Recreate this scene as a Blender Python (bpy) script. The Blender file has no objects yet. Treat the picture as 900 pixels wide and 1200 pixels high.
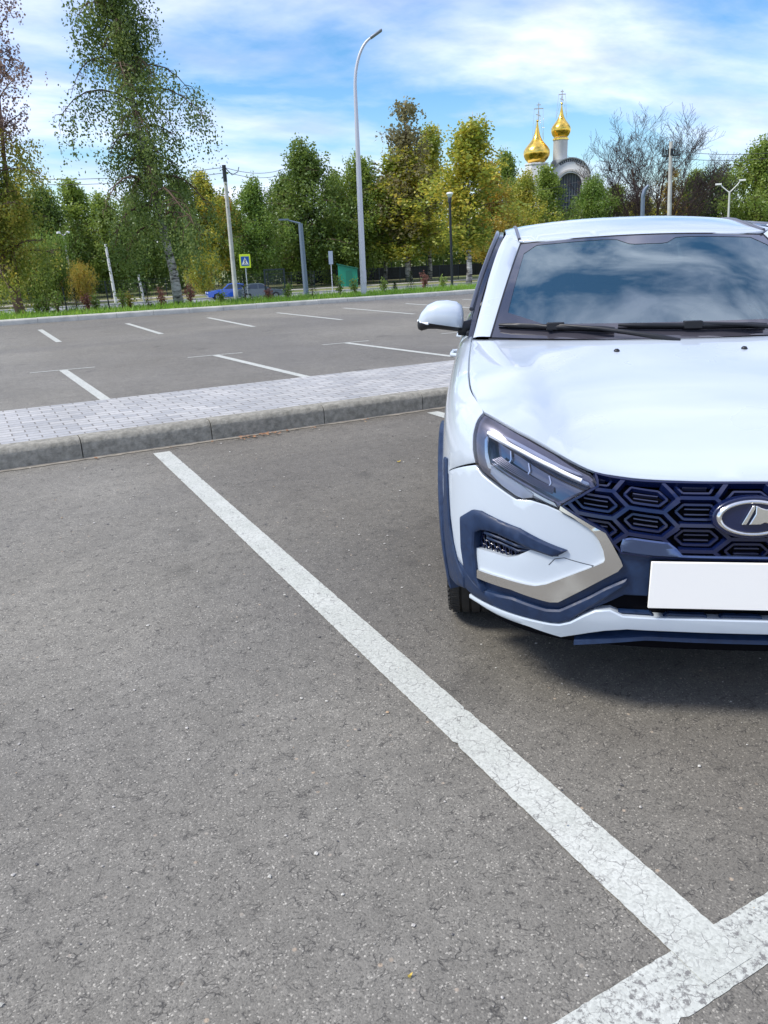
import bpy, bmesh, math, random
from mathutils import Vector, Matrix
from mathutils.geometry import delaunay_2d_cdt
random.seed(7)
R = math.radians
scene = bpy.context.scene
COL = scene.collection
# ------------------------------------------------------------------ camera
F_PX, CXP, CYP = 898.0, 450.0, 600.0
CAM_H = 1.39
_k = Vector((2237-CXP, -(230-CYP), -F_PX)).normalized()
_l = Vector((-60-CXP, -(317-CYP), -F_PX)).normalized()
_u = _k.cross(_l).normalized()
if _u.y < 0: _u = -_u
_y = _u.cross(_k).normalized()
CM = Matrix((_k, _y, _u))
cam_d = bpy.data.cameras.new("camera"); cam = bpy.data.objects.new("camera", cam_d); COL.objects.link(cam)
cam_d.sensor_fit = 'VERTICAL'; cam_d.sensor_height = 36; cam_d.lens = F_PX/1200*36
cam_d.clip_start = .05; cam_d.clip_end = 6000
cam.matrix_world = Matrix.Translation((0, 0, CAM_H)) @ CM.to_4x4()
scene.camera = cam
# ------------------------------------------------------------------ world, sun, exposure
SUN_AZ, SUN_EL = R(-78), R(52)
world = bpy.data.worlds.new("World"); scene.world = world; world.use_nodes = True
nt = world.node_tree; nt.nodes.clear()
def N(nt, t, **k):
    n = nt.nodes.new(t)
    for a, b in k.items():
        if a.startswith('i_'):
            key = a[2:]
            key = int(key) if key.isdigit() else key.replace('_', ' ')
            n.inputs[key].default_value = b
        else: setattr(n, a, b)
    return n
def ramp(nt, fac, stops, interp='LINEAR'):
    r = nt.nodes.new('ShaderNodeValToRGB'); r.color_ramp.interpolation = interp
    e = r.color_ramp.elements
    while len(e) > 1: e.remove(e[-1])
    for i, (p, c) in enumerate(stops):
        c = (c, c, c, 1) if isinstance(c, (int, float)) else (*c, 1)
        if i == 0: e[0].position = p; e[0].color = c
        else: q = e.new(p); q.color = c
    nt.links.new(fac, r.inputs[0]); return r.outputs[0]
def mix(nt, fac, a, b, mode='MIX'):
    m = nt.nodes.new('ShaderNodeMix'); m.data_type = 'RGBA'; m.blend_type = mode
    for i, v in ((0, fac), (6, a), (7, b)):
        if isinstance(v, (int, float)): m.inputs[i].default_value = v if i == 0 else (v, v, v, 1)
        elif isinstance(v, tuple): m.inputs[i].default_value = (*v, 1) if len(v) == 3 else v
        else: nt.links.new(v, m.inputs[i])
    return m.outputs[2]
def mth(nt, op, a, b=None, c=None, clamp=False):
    m = nt.nodes.new('ShaderNodeMath'); m.operation = op; m.use_clamp = clamp
    for i, v in enumerate((a, b, c)):
        if v is None: continue
        if isinstance(v, (int, float)): m.inputs[i].default_value = v
        else: nt.links.new(v, m.inputs[i])
    return m.outputs[0]
sky = N(nt, 'ShaderNodeTexSky', sky_type='NISHITA', sun_disc=False, sun_elevation=SUN_EL, sun_rotation=SUN_AZ, air_density=1.0, dust_density=.6, ozone_density=2.2)
tc = N(nt, 'ShaderNodeTexCoord')
sx = N(nt, 'ShaderNodeSeparateXYZ'); nt.links.new(tc.outputs['Generated'], sx.inputs[0])
zz = mth(nt, 'ADD', mth(nt, 'MAXIMUM', sx.outputs[2], 0.0), .16)
px_ = mth(nt, 'DIVIDE', sx.outputs[0], zz); py_ = mth(nt, 'DIVIDE', sx.outputs[1], zz)
cb = N(nt, 'ShaderNodeCombineXYZ'); nt.links.new(px_, cb.inputs[0]); nt.links.new(py_, cb.inputs[1])
mp = N(nt, 'ShaderNodeMapping'); nt.links.new(cb.outputs[0], mp.inputs[0])
mp.inputs['Location'].default_value = (3.1, 1.7, 0); mp.inputs['Rotation'].default_value = (0, 0, R(-35)); mp.inputs['Scale'].default_value = (.55, .95, 1)
n1 = N(nt, 'ShaderNodeTexNoise', i_Scale=1.15, i_Detail=9.0, i_Roughness=.56, i_Distortion=.35); nt.links.new(mp.outputs[0], n1.inputs[0])
n2 = N(nt, 'ShaderNodeTexNoise', i_Scale=.5, i_Detail=2.0); nt.links.new(mp.outputs[0], n2.inputs[0])
cf = mth(nt, 'ADD', mth(nt, 'ADD', mth(nt, 'MULTIPLY', n1.outputs[0], .7), mth(nt, 'MULTIPLY', n2.outputs[0], .45)), mth(nt, 'MULTIPLY', ramp(nt, sx.outputs[2], [(.45, 0), (.8, 1)]), .075))
n4 = N(nt, 'ShaderNodeTexNoise', i_Scale=3.6, i_Detail=7.0, i_Roughness=.55, i_Distortion=.5); nt.links.new(cb.outputs[0], n4.inputs[0])
cf = mth(nt, 'ADD', cf, mth(nt, 'MULTIPLY', mth(nt, 'SUBTRACT', n4.outputs[0], .5), mth(nt, 'ADD', .12, mth(nt, 'MULTIPLY', ramp(nt, sx.outputs[2], [(.4, 0), (.75, 1)]), .75))))
cmask = ramp(nt, cf, [(.475, 0), (.57, .42), (.68, .9), (.78, 1)])
n3 = N(nt, 'ShaderNodeTexNoise', i_Scale=2.6, i_Detail=6.0, i_Roughness=.55); nt.links.new(mp.outputs[0], n3.inputs[0])
ccol = ramp(nt, n3.outputs[0], [(.34, (3.9, 4.2, 6.0)), (.62, (6.6, 6.8, 8.2))])
hs = N(nt, 'ShaderNodeHueSaturation', i_Saturation=1.36, i_Value=.90); nt.links.new(sky.outputs[0], hs.inputs['Color'])
skyc = mix(nt, cmask, hs.outputs[0], ccol)
bg = N(nt, 'ShaderNodeBackground', i_Strength=.135); nt.links.new(skyc, bg.inputs[0])
wo = N(nt, 'ShaderNodeOutputWorld'); nt.links.new(bg.outputs[0], wo.inputs[0])
sun_d = bpy.data.lights.new("sun", 'SUN'); sun_d.energy = 2.7; sun_d.angle = R(13); sun_d.color = (1, .95, .87)
sun = bpy.data.objects.new("sun", sun_d); COL.objects.link(sun)
sv = Vector((math.sin(SUN_AZ)*math.cos(SUN_EL), math.cos(SUN_AZ)*math.cos(SUN_EL), math.sin(SUN_EL)))
sun.rotation_euler = sv.to_track_quat('Z', 'Y').to_euler()
vs = scene.view_settings; vs.view_transform = 'Standard'; vs.look = 'None'; vs.exposure = 0.64; vs.gamma = 1; vs.use_curve_mapping = False
# ------------------------------------------------------------------ object helpers
def link(name, me, mat=None, parent=None, smooth=None):
    o = bpy.data.objects.new(name, me); COL.objects.link(o)
    if mat is not None:
        for m in (mat if isinstance(mat, (list, tuple)) else [mat]): me.materials.append(m)
    if parent is not None: o.parent = parent
    if smooth is not None and len(me.polygons):
        me.polygons.foreach_set('use_smooth', [True]*len(me.polygons))
        if smooth < 180: me.set_sharp_from_angle(angle=R(smooth))
    return o
def tag(o, label=None, cat=None, group=None, kind=None):
    if label: o['label'] = label
    if cat: o['category'] = cat
    if group: o['group'] = group
    if kind: o['kind'] = kind
    return o
def empty(name, loc=(0, 0, 0), rz=0):
    o = bpy.data.objects.new(name, None); COL.objects.link(o); o.location = loc; o.rotation_euler = (0, 0, rz); o.empty_display_size = .2
    return o
class MB:
    def __init__(s): s.v = []; s.f = []; s.m = []; s.mi = 0
    def add(s, vs, fs):
        b = len(s.v); s.v += [tuple(v) for v in vs]; s.f += [tuple(b+i for i in f) for f in fs]; s.m += [s.mi]*len(fs); return b
    def box(s, x0, y0, z0, x1, y1, z1, M=None):
        vs = [(x, y, z) for z in (z0, z1) for y in (y0, y1) for x in (x0, x1)]
        if M is not None: vs = [M @ Vector(v) for v in vs]
        s.add(vs, [(0, 2, 3, 1), (4, 5, 7, 6), (0, 1, 5, 4), (2, 6, 7, 3), (0, 4, 6, 2), (1, 3, 7, 5)])
    def tube(s, pts, rad, n=8, cap=True):
        pts = [Vector(p) for p in pts]; m = len(pts)
        if not hasattr(rad, '__len__'): rad = [rad]*m
        rings = []; up = None
        for i, p in enumerate(pts):
            t = (pts[min(i+1, m-1)]-pts[max(i-1, 0)]).normalized()
            if up is None: up = Vector((0, 0, 1)) if abs(t.z) < .9 else Vector((1, 0, 0))
            a = t.cross(up)
            if a.length < 1e-4: a = t.cross(Vector((0, 1, 0)))
            a.normalize(); b = t.cross(a).normalized(); up = -b if False else up
            rings.append([p+(a*math.cos(2*math.pi*k/n)+b*math.sin(2*math.pi*k/n))*rad[i] for k in range(n)])
        vs = [q for r in rings for q in r]; fs = []
        for i in range(m-1):
            for k in range(n):
                fs.append((i*n+k, i*n+(k+1) % n, (i+1)*n+(k+1) % n, (i+1)*n+k))
        if cap: fs.append(tuple(range(n-1, -1, -1))); fs.append(tuple((m-1)*n+k for k in range(n)))
        s.add(vs, fs)
    def lathe(s, prof, n=32, M=None, closed=False, a0=0, a1=2*math.pi):
        full = abs(a1-a0-2*math.pi) < 1e-6; k_ = n if full else n+1
        vs = []
        for (r, z) in prof:
            for k in range(k_):
                a = a0+(a1-a0)*k/n; p = Vector((r*math.cos(a), r*math.sin(a), z))
                vs.append(M @ p if M is not None else p)
        fs = []; m = len(prof)
        for i in range(m if closed else m-1):
            j = (i+1) % m
            for k in range(n):
                l = (k+1) % k_ if full else k+1
                fs.append((i*k_+k, i*k_+l, j*k_+l, j*k_+k))
        s.add(vs, fs)
    def prism(s, poly, z0, z1, M=None):
        n = len(poly); vs = [Vector((x, y, z0)) for x, y in poly]+[Vector((x, y, z1)) for x, y in poly]
        if M is not None: vs = [M @ v for v in vs]
        s.add(vs, [tuple(range(n-1, -1, -1)), tuple(range(n, 2*n))]+[(i, (i+1) % n, n+(i+1) % n, n+i) for i in range(n)])
    def build(s, name, mat, parent=None, smooth=None, bevel=0, seg=2):
        me = bpy.data.meshes.new(name); me.from_pydata(s.v, [], s.f)
        if isinstance(mat, (list, tuple)): me.polygons.foreach_set('material_index', s.m)
        me.update()
        bm = bmesh.new(); bm.from_mesh(me); bmesh.ops.recalc_face_normals(bm, faces=bm.faces); bm.to_mesh(me); bm.free()
        o = link(name, me, mat, parent, smooth)
        if bevel:
            b = o.modifiers.new('b', 'BEVEL'); b.width = bevel; b.segments = seg; b.limit_method = 'ANGLE'; b.angle_limit = R(40)
        return o
def copy_tree(o, parent=None):
    c = o.copy(); COL.objects.link(c); c.parent = parent
    for ch in [x for x in COL.objects if x.parent is o]: copy_tree(ch, c)
    return c
# direction helpers: azimuth is measured from +Y towards +X
def ray_w(px, py): return CM @ Vector((px-CXP, -(py-CYP), -F_PX)).normalized()
def terr(y):
    t = max(0, min(1, (y-26)/40)); t2 = 1-(1-t)**1.25
    return -2.2*t2
def spot(px, py, dist):
    r = ray_w(px, py); h = math.hypot(r.x, r.y)
    return Vector((r.x/h*dist, r.y/h*dist, CAM_H+dist*r.z/h))
def base(px, dist):
    p = spot(px, 310, dist); p.z = terr(p.y); return p
# ------------------------------------------------------------------ materials
def mat(name, col=(.5, .5, .5), rough=.5, metal=0, coat=0, spec=.5, ior=None, coat_r=.03):
    m = bpy.data.materials.new(name); m.use_nodes = True; b = m.node_tree.nodes['Principled BSDF']
    b.inputs['Base Color'].default_value = (*col, 1); b.inputs['Roughness'].default_value = rough; b.inputs['Metallic'].default_value = metal
    b.inputs['Coat Weight'].default_value = coat; b.inputs['Coat Roughness'].default_value = coat_r; b.inputs['Specular IOR Level'].default_value = spec
    if ior: b.inputs['IOR'].default_value = ior
    return m
def noisy(name, c1, c2, scale=5, rough=(.6, .8), detail=6, bump=0, bscale=None, coord='Object', metal=0, coat=0, stretch=(1, 1, 1), lo=.35, hi=.65):
    m = mat(name, c1, rough[0], metal, coat); t = m.node_tree; b = t.nodes['Principled BSDF']
    tc = N(t, 'ShaderNodeTexCoord'); mp = N(t, 'ShaderNodeMapping'); mp.inputs['Scale'].default_value = stretch; t.links.new(tc.outputs[coord], mp.inputs[0])
    n = N(t, 'ShaderNodeTexNoise', i_Scale=scale, i_Detail=detail, i_Roughness=.6); t.links.new(mp.outputs[0], n.inputs[0])
    t.links.new(ramp(t, n.outputs[0], [(lo, c1), (hi, c2)]), b.inputs['Base Color'])
    t.links.new(ramp(t, n.outputs[0], [(lo, rough[0]), (hi, rough[1])]), b.inputs['Roughness'])
    if bump:
        n2 = N(t, 'ShaderNodeTexNoise', i_Scale=bscale or scale*4, i_Detail=5.0); t.links.new(mp.outputs[0], n2.inputs[0])
        bp = N(t, 'ShaderNodeBump', i_Strength=bump, i_Distance=.01); t.links.new(n2.outputs[0], bp.inputs['Height']); t.links.new(bp.outputs[0], b.inputs['Normal'])
    return m
# body belt: columns (u, v, n_angle(0=front normal +v inward), k side blend)
COLS_=[(0,0),(.18,.004),(.36,.018),(.52,.05),(.655,.11),(.765,.205),(.835,.33),(.868,.48),(.880,.65),(.885,.85),(.885,1.1),(.88,1.4),(.88,2.0),(.88,2.7),(.88,3.3),(.872,3.75),(.84,4.1),(.74,4.31),(.45,4.40),(0,4.42)]
WF=[.19,.27,.35,.43,.51,.59,.66,.72,.757]
WS=[.20,.31,.43,.55,.66,.77,.87,.945,.975]
OF=[.05,.02,.0,.005,.01,.018,.03,.055,.105]
OS=[.035,.02,.006,.0,.0,.004,.016,.045,.095]
TOP=[0,.0,.005,.06,.085,.06,.015,-.005,-.005,.013,.037,.065,.075,.07,.05,.03,0,0,0,0]
WR=[.25,.33,.43,.55,.66,.77,.87,.95,.99]
KK=[0,0,.02,.08,.25,.5,.75,.9,1,1,1,1,1,1,1,1,1,1,1,1]
def _build():
    n=len(COLS_); G=[]
    for i,(u,v) in enumerate(COLS_):
        a=COLS_[max(i-1,0)]; b=COLS_[min(i+1,n-1)]
        if i==0: nx,ny=0,1
        elif i==n-1: nx,ny=0,-1
        else:
            tx,ty=b[0]-a[0],b[1]-a[1]; l=math.hypot(tx,ty); nx,ny=-ty/l,tx/l
        k=KK[i]; r=max(0,min(1,(i-14)/3))
        col=[]
        for j in range(9):
            ws=WS[j]+(WR[j]-WS[j])*r
            if i in(5,6,7): ws-= 0
            w=WF[j]*(1-k)+ws*k; w+=TOP[i]*max(0,(w-.45)/.5)**1.3
            o=OF[j]*(1-k)+OS[j]*k
            if r>0: o=o*(1-r)+r*[.06,.02,.0,.0,.01,.03,.06,.09,.12][j]
            col.append((u+nx*o,v+ny*o,w))
        G.append(col)
    return G
G=_build()
NC=len(G)-1
def _cr(p0,p1,p2,p3,t):
    return tuple(.5*(2*b+(c-a)*t+(2*a-5*b+4*c-d)*t*t+(3*b-a-3*c+d)*t*t*t) for a,b,c,d in zip(p0,p1,p2,p3))
def _col(i,j):
    if i<0: p=G[-i][j]; return (-p[0],p[1],p[2])
    if i>NC: p=G[2*NC-i][j]; return (-p[0],p[1],p[2])
    return G[i][j]
def _colt(i,t):
    j=min(int(t),7) if t>0 else 0; f=t-j
    a=_col(i,j-1) if j>0 else tuple(2*x-y for x,y in zip(_col(i,0),_col(i,1)))
    d=_col(i,j+2) if j<7 else tuple(2*x-y for x,y in zip(_col(i,8),_col(i,7)))
    return _cr(a,_col(i,j),_col(i,j+1),d,f)
def P(s,t):
    """body surface, s>0 is u<0?  here: s>0 -> u>0 ; s<0 -> u<0"""
    sg=1
    if s<0: sg,s=-1,-s
    i=min(int(s),NC-1); f=s-i
    p=_cr(_colt(i-1,t),_colt(i,t),_colt(i+1,t),_colt(i+2,t),f)
    return (sg*p[0],p[1],p[2])
def PN(s,t):
    h=.02
    a=P(s+h,t);b=P(s-h,t);c=P(s,t+h);d=P(s,t-h)
    x=[p-q for p,q in zip(a,b)]; y=[p-q for p,q in zip(c,d)]
    n=(x[1]*y[2]-x[2]*y[1],x[2]*y[0]-x[0]*y[2],x[0]*y[1]-x[1]*y[0])
    l=math.sqrt(sum(q*q for q in n)) or 1
    return tuple(q/l for q in n)
TR = {
  'headlight': [(-5.433,7.666),(-4.411,7.813),(-3.27,7.949),(-2.471,7.618),(-2.368,7.399),(-2.351,7.09),(-2.629,6.477),(-2.956,5.864),(-2.998,5.679),(-3.256,5.715),(-3.58,5.647),(-3.781,5.451),(-3.909,5.418),(-4.331,5.472),(-4.812,5.533),(-5.048,5.686),(-5.189,6.026),(-5.295,6.513)],
  'hl_lens': [(-4.96,6.871),(-4.861,7.023),(-4.215,7.178),(-3.375,7.259),(-2.91,7.175),(-2.481,7.069),(-2.445,6.935),(-2.932,6.073),(-3.025,5.913),(-3.641,6.015),(-4.257,6.015),(-4.675,6.023),(-4.801,6.25)],
  'hl_bar': [(-4.918,6.928),(-4.803,7.02),(-3.989,7.185),(-3.186,7.27),(-2.499,7.139),(-2.479,7.029),(-2.524,6.972),(-3.166,7.076),(-3.951,6.983),(-4.802,6.828)],
  'hl_bar2': [(-4.534,7.268),(-4.274,7.393),(-3.416,7.541),(-2.679,7.521),(-2.608,7.426),(-2.702,7.349),(-3.383,7.317),(-4.224,7.212)],
  'hl_sideband': [(-4.952,6.632),(-4.881,6.904),(-4.742,6.296),(-4.623,6.006),(-4.208,5.967),(-3.635,5.93),(-3.09,5.867),(-2.999,5.694),(-3.256,5.715),(-3.82,5.779),(-4.279,5.793),(-4.694,5.775),(-4.838,6.071)],
  'hl_lowbar': [(-4.591,5.944),(-4.25,5.947),(-3.83,5.918),(-3.534,5.832),(-3.562,5.675),(-3.763,5.492),(-3.922,5.473),(-4.26,5.54),(-4.588,5.689)],
  'chrome': [(-2.967,5.841),(-2.553,5.559),(-2.16,5.248),(-2.028,4.832),(-1.884,4.312),(-1.851,4.132),(-1.923,3.908),(-2.483,3.081),(-2.9,2.48),(-3.063,2.412),(-3.204,2.416),(-3.89,2.452),(-4.758,2.263),(-4.76,2.538),(-4.107,2.729),(-3.597,2.816),(-3.371,2.869),(-3.149,3.046),(-2.693,3.572),(-2.288,4.024),(-2.164,4.181),(-2.138,4.279),(-2.176,4.603),(-2.255,4.917),(-2.348,5.152),(-2.456,5.331),(-2.721,5.563),(-2.982,5.689)],
  'fog_surround': [(-5.405,3.788),(-4.981,4.298),(-4.727,4.429),(-3.759,4.55),(-2.794,4.377),(-2.903,4.21),(-3.059,4.058),(-3.478,4.073),(-3.84,4.102),(-4.146,4.106),(-4.471,4.013),(-4.706,3.883),(-4.871,3.683),(-4.887,3.174),(-4.769,2.225),(-4.609,1.879),(-4.927,2.021),(-5.21,2.217),(-5.355,2.86)],
  'fog_mesh': [(-4.913,3.707),(-4.708,3.936),(-4.428,4.084),(-4.107,4.172),(-3.802,4.152),(-3.442,4.107),(-3.638,3.852),(-3.824,3.617),(-4.034,3.445),(-4.406,3.334),(-4.901,3.136)],
  'white_bumper': [(-6.32,4.66),(-5.042,5.634),(-4.808,5.495),(-4.328,5.419),(-3.905,5.359),(-3.576,5.577),(-3.253,5.656),(-2.997,5.633),(-2.548,5.4),(-2.19,5.132),(-2.053,4.762),(-1.9,4.184),(-1.935,3.956),(-2.485,3.145),(-2.983,2.528),(-3.206,2.477),(-3.892,2.514),(-4.804,2.289),(-4.832,1.781),(-5.213,2.172),(-5.668,2.189),(-5.85,2.616),(-6.067,3.333)],
  'lip': [(-5.19,1.339),(-5.071,1.359),(-4.033,1.438),(-3.058,1.506),(-2.878,1.557),(-2.681,1.731),(-2.457,2.072),(-2.258,2.329),(-2.005,2.421),(-1.795,2.224),(-1.199,2.23),(-0.633,2.262),(0.096,2.28),(0.132,1.698),(-0.865,1.698),(-1.712,1.671),(-2.066,1.523),(-2.341,1.341),(-2.729,1.047),(-2.849,0.954),(-3.527,1.126),(-4.293,1.158),(-4.853,1.217),(-5.222,1.19)],
  'navy': [(-5.817,2.253),(-5.322,2.209),(-4.917,2.384),(-4.749,2.328),(-3.894,2.56),(-3.15,2.519),(-2.486,3.209),(-1.951,4.048),(-1.939,4.607),(-1.416,4.524),(-0.706,4.481),(0.013,4.45),(0.071,2.978),(-0.912,2.974),(-1.787,2.95),(-2.093,2.564),(-2.458,2.106),(-2.681,1.761),(-2.878,1.588),(-3.058,1.525),(-4.032,1.457),(-5.067,1.378),(-5.616,1.47)],
  'navyband': [(-5.977,2.422),(-5.668,2.189),(-5.213,2.157),(-4.932,1.957),(-4.61,1.862),(-3.885,2.117),(-3.141,2.056),(-2.892,2.149),(-2.373,2.82),(-2.11,3.207),(-1.766,3.638),(-1.759,3.38),(-2.099,2.787),(-2.361,2.369),(-2.682,1.78),(-2.878,1.588),(-3.058,1.525),(-4.032,1.457),(-5.067,1.378),(-5.616,1.47),(-5.986,1.715)],
  'lower_grille': [(-2.457,2.072),(-2.093,2.58),(-1.788,2.967),(-0.913,3.007),(0.07,3.01),(0.098,2.247),(-0.632,2.229),(-1.198,2.197),(-1.794,2.184),(-2.004,2.389),(-2.257,2.296)],
  'grille': [(-2.399,7.773),(-1.956,7.829),(-1.183,7.771),(-0.582,7.771),(0.024,7.747),(0.014,4.434),(-0.706,4.481),(-1.416,4.5),(-1.884,4.573),(-2.029,4.895),(-2.165,5.289),(-2.553,5.591),(-2.939,5.844),(-2.613,6.454),(-2.335,7.06),(-2.353,7.413)],
  'gbar': [(-1.87,5.085),(-1.74,5.164),(-1.178,5.037),(-1.059,4.823),(-0.963,4.584),(0.01,4.54),(0.014,4.434),(-0.706,4.466),(-1.416,4.5),(-1.884,4.589),(-1.903,4.802)],
  'plate': [(-1.399,4.357),(-1.353,2.601)],
  'cap': [(-3.133,3.709),(-3.023,3.969),(-2.848,4.088),(-2.258,3.969)],
  'splitter': [(-2.729,1.043),(-2.066,1.503),(-1.711,1.652),(0.134,1.679)],
  'shut': [(-6.453,4.587),(-5.062,5.621)],
  'fogch': [(-2.902,5.74),(-2.902,5.74)],
}
# ================================================================== GROUND, LOT, ISLAND, LAWNS
def asphalt_mat(name, tone=1.0, fine=True):
    m = mat(name, (.2, .2, .2), .85); t = m.node_tree; b = t.nodes['Principled BSDF']
    tc = N(t, 'ShaderNodeTexCoord'); co = tc.outputs['Object']
    big = N(t, 'ShaderNodeTexNoise', i_Scale=.55, i_Detail=6.0, i_Roughness=.62); t.links.new(co, big.inputs[0])
    mid = N(t, 'ShaderNodeTexNoise', i_Scale=7.0, i_Detail=6.0, i_Roughness=.7); t.links.new(co, mid.inputs[0])
    base_ = mix(t, ramp(t, big.outputs[0], [(.32, 0), (.68, 1)]), (.160*tone, .151*tone, .127*tone), (.208*tone, .198*tone, .170*tone))
    base_ = mix(t, 1.0, base_, ramp(t, mid.outputs[0], [(.3, .80), (.7, 1.16)]), 'MULTIPLY')
    bg2 = N(t, 'ShaderNodeTexNoise', i_Scale=.16, i_Detail=3.0, i_Distortion=1.0); t.links.new(co, bg2.inputs[0])
    base_ = mix(t, 1.0, base_, ramp(t, bg2.outputs[0], [(.38, (.86, .86, .88)), (.62, (1.14, 1.13, 1.10))]), 'MULTIPLY')
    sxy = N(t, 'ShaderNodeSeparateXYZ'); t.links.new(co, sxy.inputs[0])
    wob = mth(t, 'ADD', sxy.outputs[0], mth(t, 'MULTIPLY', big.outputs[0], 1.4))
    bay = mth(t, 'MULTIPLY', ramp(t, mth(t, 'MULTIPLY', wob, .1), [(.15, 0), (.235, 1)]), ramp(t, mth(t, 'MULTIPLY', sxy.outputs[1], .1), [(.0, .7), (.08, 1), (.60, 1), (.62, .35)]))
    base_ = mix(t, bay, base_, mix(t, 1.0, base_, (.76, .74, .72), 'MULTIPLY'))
    st_ = N(t, 'ShaderNodeTexNoise', i_Scale=1.9, i_Detail=3.0, i_Roughness=.5); t.links.new(co, st_.inputs[0])
    base_ = mix(t, 1.0, base_, ramp(t, st_.outputs[0], [(.26, .72), (.36, 1.0), (.7, 1.0), (.78, 1.12)]), 'MULTIPLY')
    # aggregate grains
    vo = N(t, 'ShaderNodeTexVoronoi', i_Scale=270.0); t.links.new(co, vo.inputs['Vector'])
    sp = N(t, 'ShaderNodeSeparateColor'); t.links.new(vo.outputs['Color'], sp.inputs[0])
    base_ = mix(t, 1.0, base_, ramp(t, sp.outputs[0], [(0, .62), (.2, .88), (.6, 1.0), (.93, 1.15), (1, 2.2)]), 'MULTIPLY')
    v2 = N(t, 'ShaderNodeTexVoronoi', i_Scale=48.0, i_Randomness=1.0); t.links.new(co, v2.inputs['Vector'])
    s2 = N(t, 'ShaderNodeSeparateColor'); t.links.new(v2.outputs['Color'], s2.inputs[0])
    stone = mth(t, 'MULTIPLY', ramp(t, s2.outputs[1], [(.955, 0), (.975, 1)]), ramp(t, v2.outputs['Distance'], [(.16, 1), (.30, 0)]))
    base_ = mix(t, mth(t, 'MULTIPLY', stone, .75), base_, ramp(t, s2.outputs[2], [(0, (.30, .27, .22)), (.6, (.42, .42, .40)), (1, (.40, .30, .20))]))
    # pits and short broken cracks
    wv = N(t, 'ShaderNodeTexNoise', i_Scale=9.0, i_Detail=4.0); t.links.new(co, wv.inputs[0])
    wm = N(t, 'ShaderNodeMix', data_type='VECTOR'); wm.inputs[0].default_value = .12; t.links.new(co, wm.inputs[4]); t.links.new(wv.outputs['Color'], wm.inputs[5])
    mp = N(t, 'ShaderNodeMapping'); mp.inputs['Scale'].default_value = (1, 1.9, 1); t.links.new(wm.outputs[1], mp.inputs[0])
    ve = N(t, 'ShaderNodeTexVoronoi', feature='DISTANCE_TO_EDGE', i_Scale=34.0); t.links.new(mp.outputs[0], ve.inputs['Vector'])
    nm = N(t, 'ShaderNodeTexNoise', i_Scale=22.0, i_Detail=5.0, i_Roughness=.75); t.links.new(co, nm.inputs[0])
    crack = mth(t, 'MULTIPLY', ramp(t, ve.outputs['Distance'], [(.02, 1), (.08, 0)]), ramp(t, nm.outputs[0], [(.50, 0), (.60, 1)]))
    pit = ramp(t, mth(t, 'MULTIPLY', ramp(t, mid.outputs[0], [(.42, 0), (.6, 1)]), ramp(t, sp.outputs[1], [(.90, 0), (.95, 1)])), [(0, 0), (1, .8)])
    dark = mth(t, 'MAXIMUM', crack, pit)
    base_ = mix(t, mth(t, 'MULTIPLY', dark, .68), base_, (.022, .020, .019))
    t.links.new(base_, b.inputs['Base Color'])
    hgt = mth(t, 'SUBTRACT', mth(t, 'ADD', mth(t, 'MULTIPLY', vo.outputs['Distance'], -.6), mth(t, 'MULTIPLY', mid.outputs[0], .5)), mth(t, 'MULTIPLY', dark, 1.2))
    bp_ = N(t, 'ShaderNodeBump', i_Strength=.6, i_Distance=.0022); t.links.new(hgt, bp_.inputs['Height']); t.links.new(bp_.outputs[0], b.inputs['Normal'])
    return m
asph = asphalt_mat('asphalt')
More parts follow.
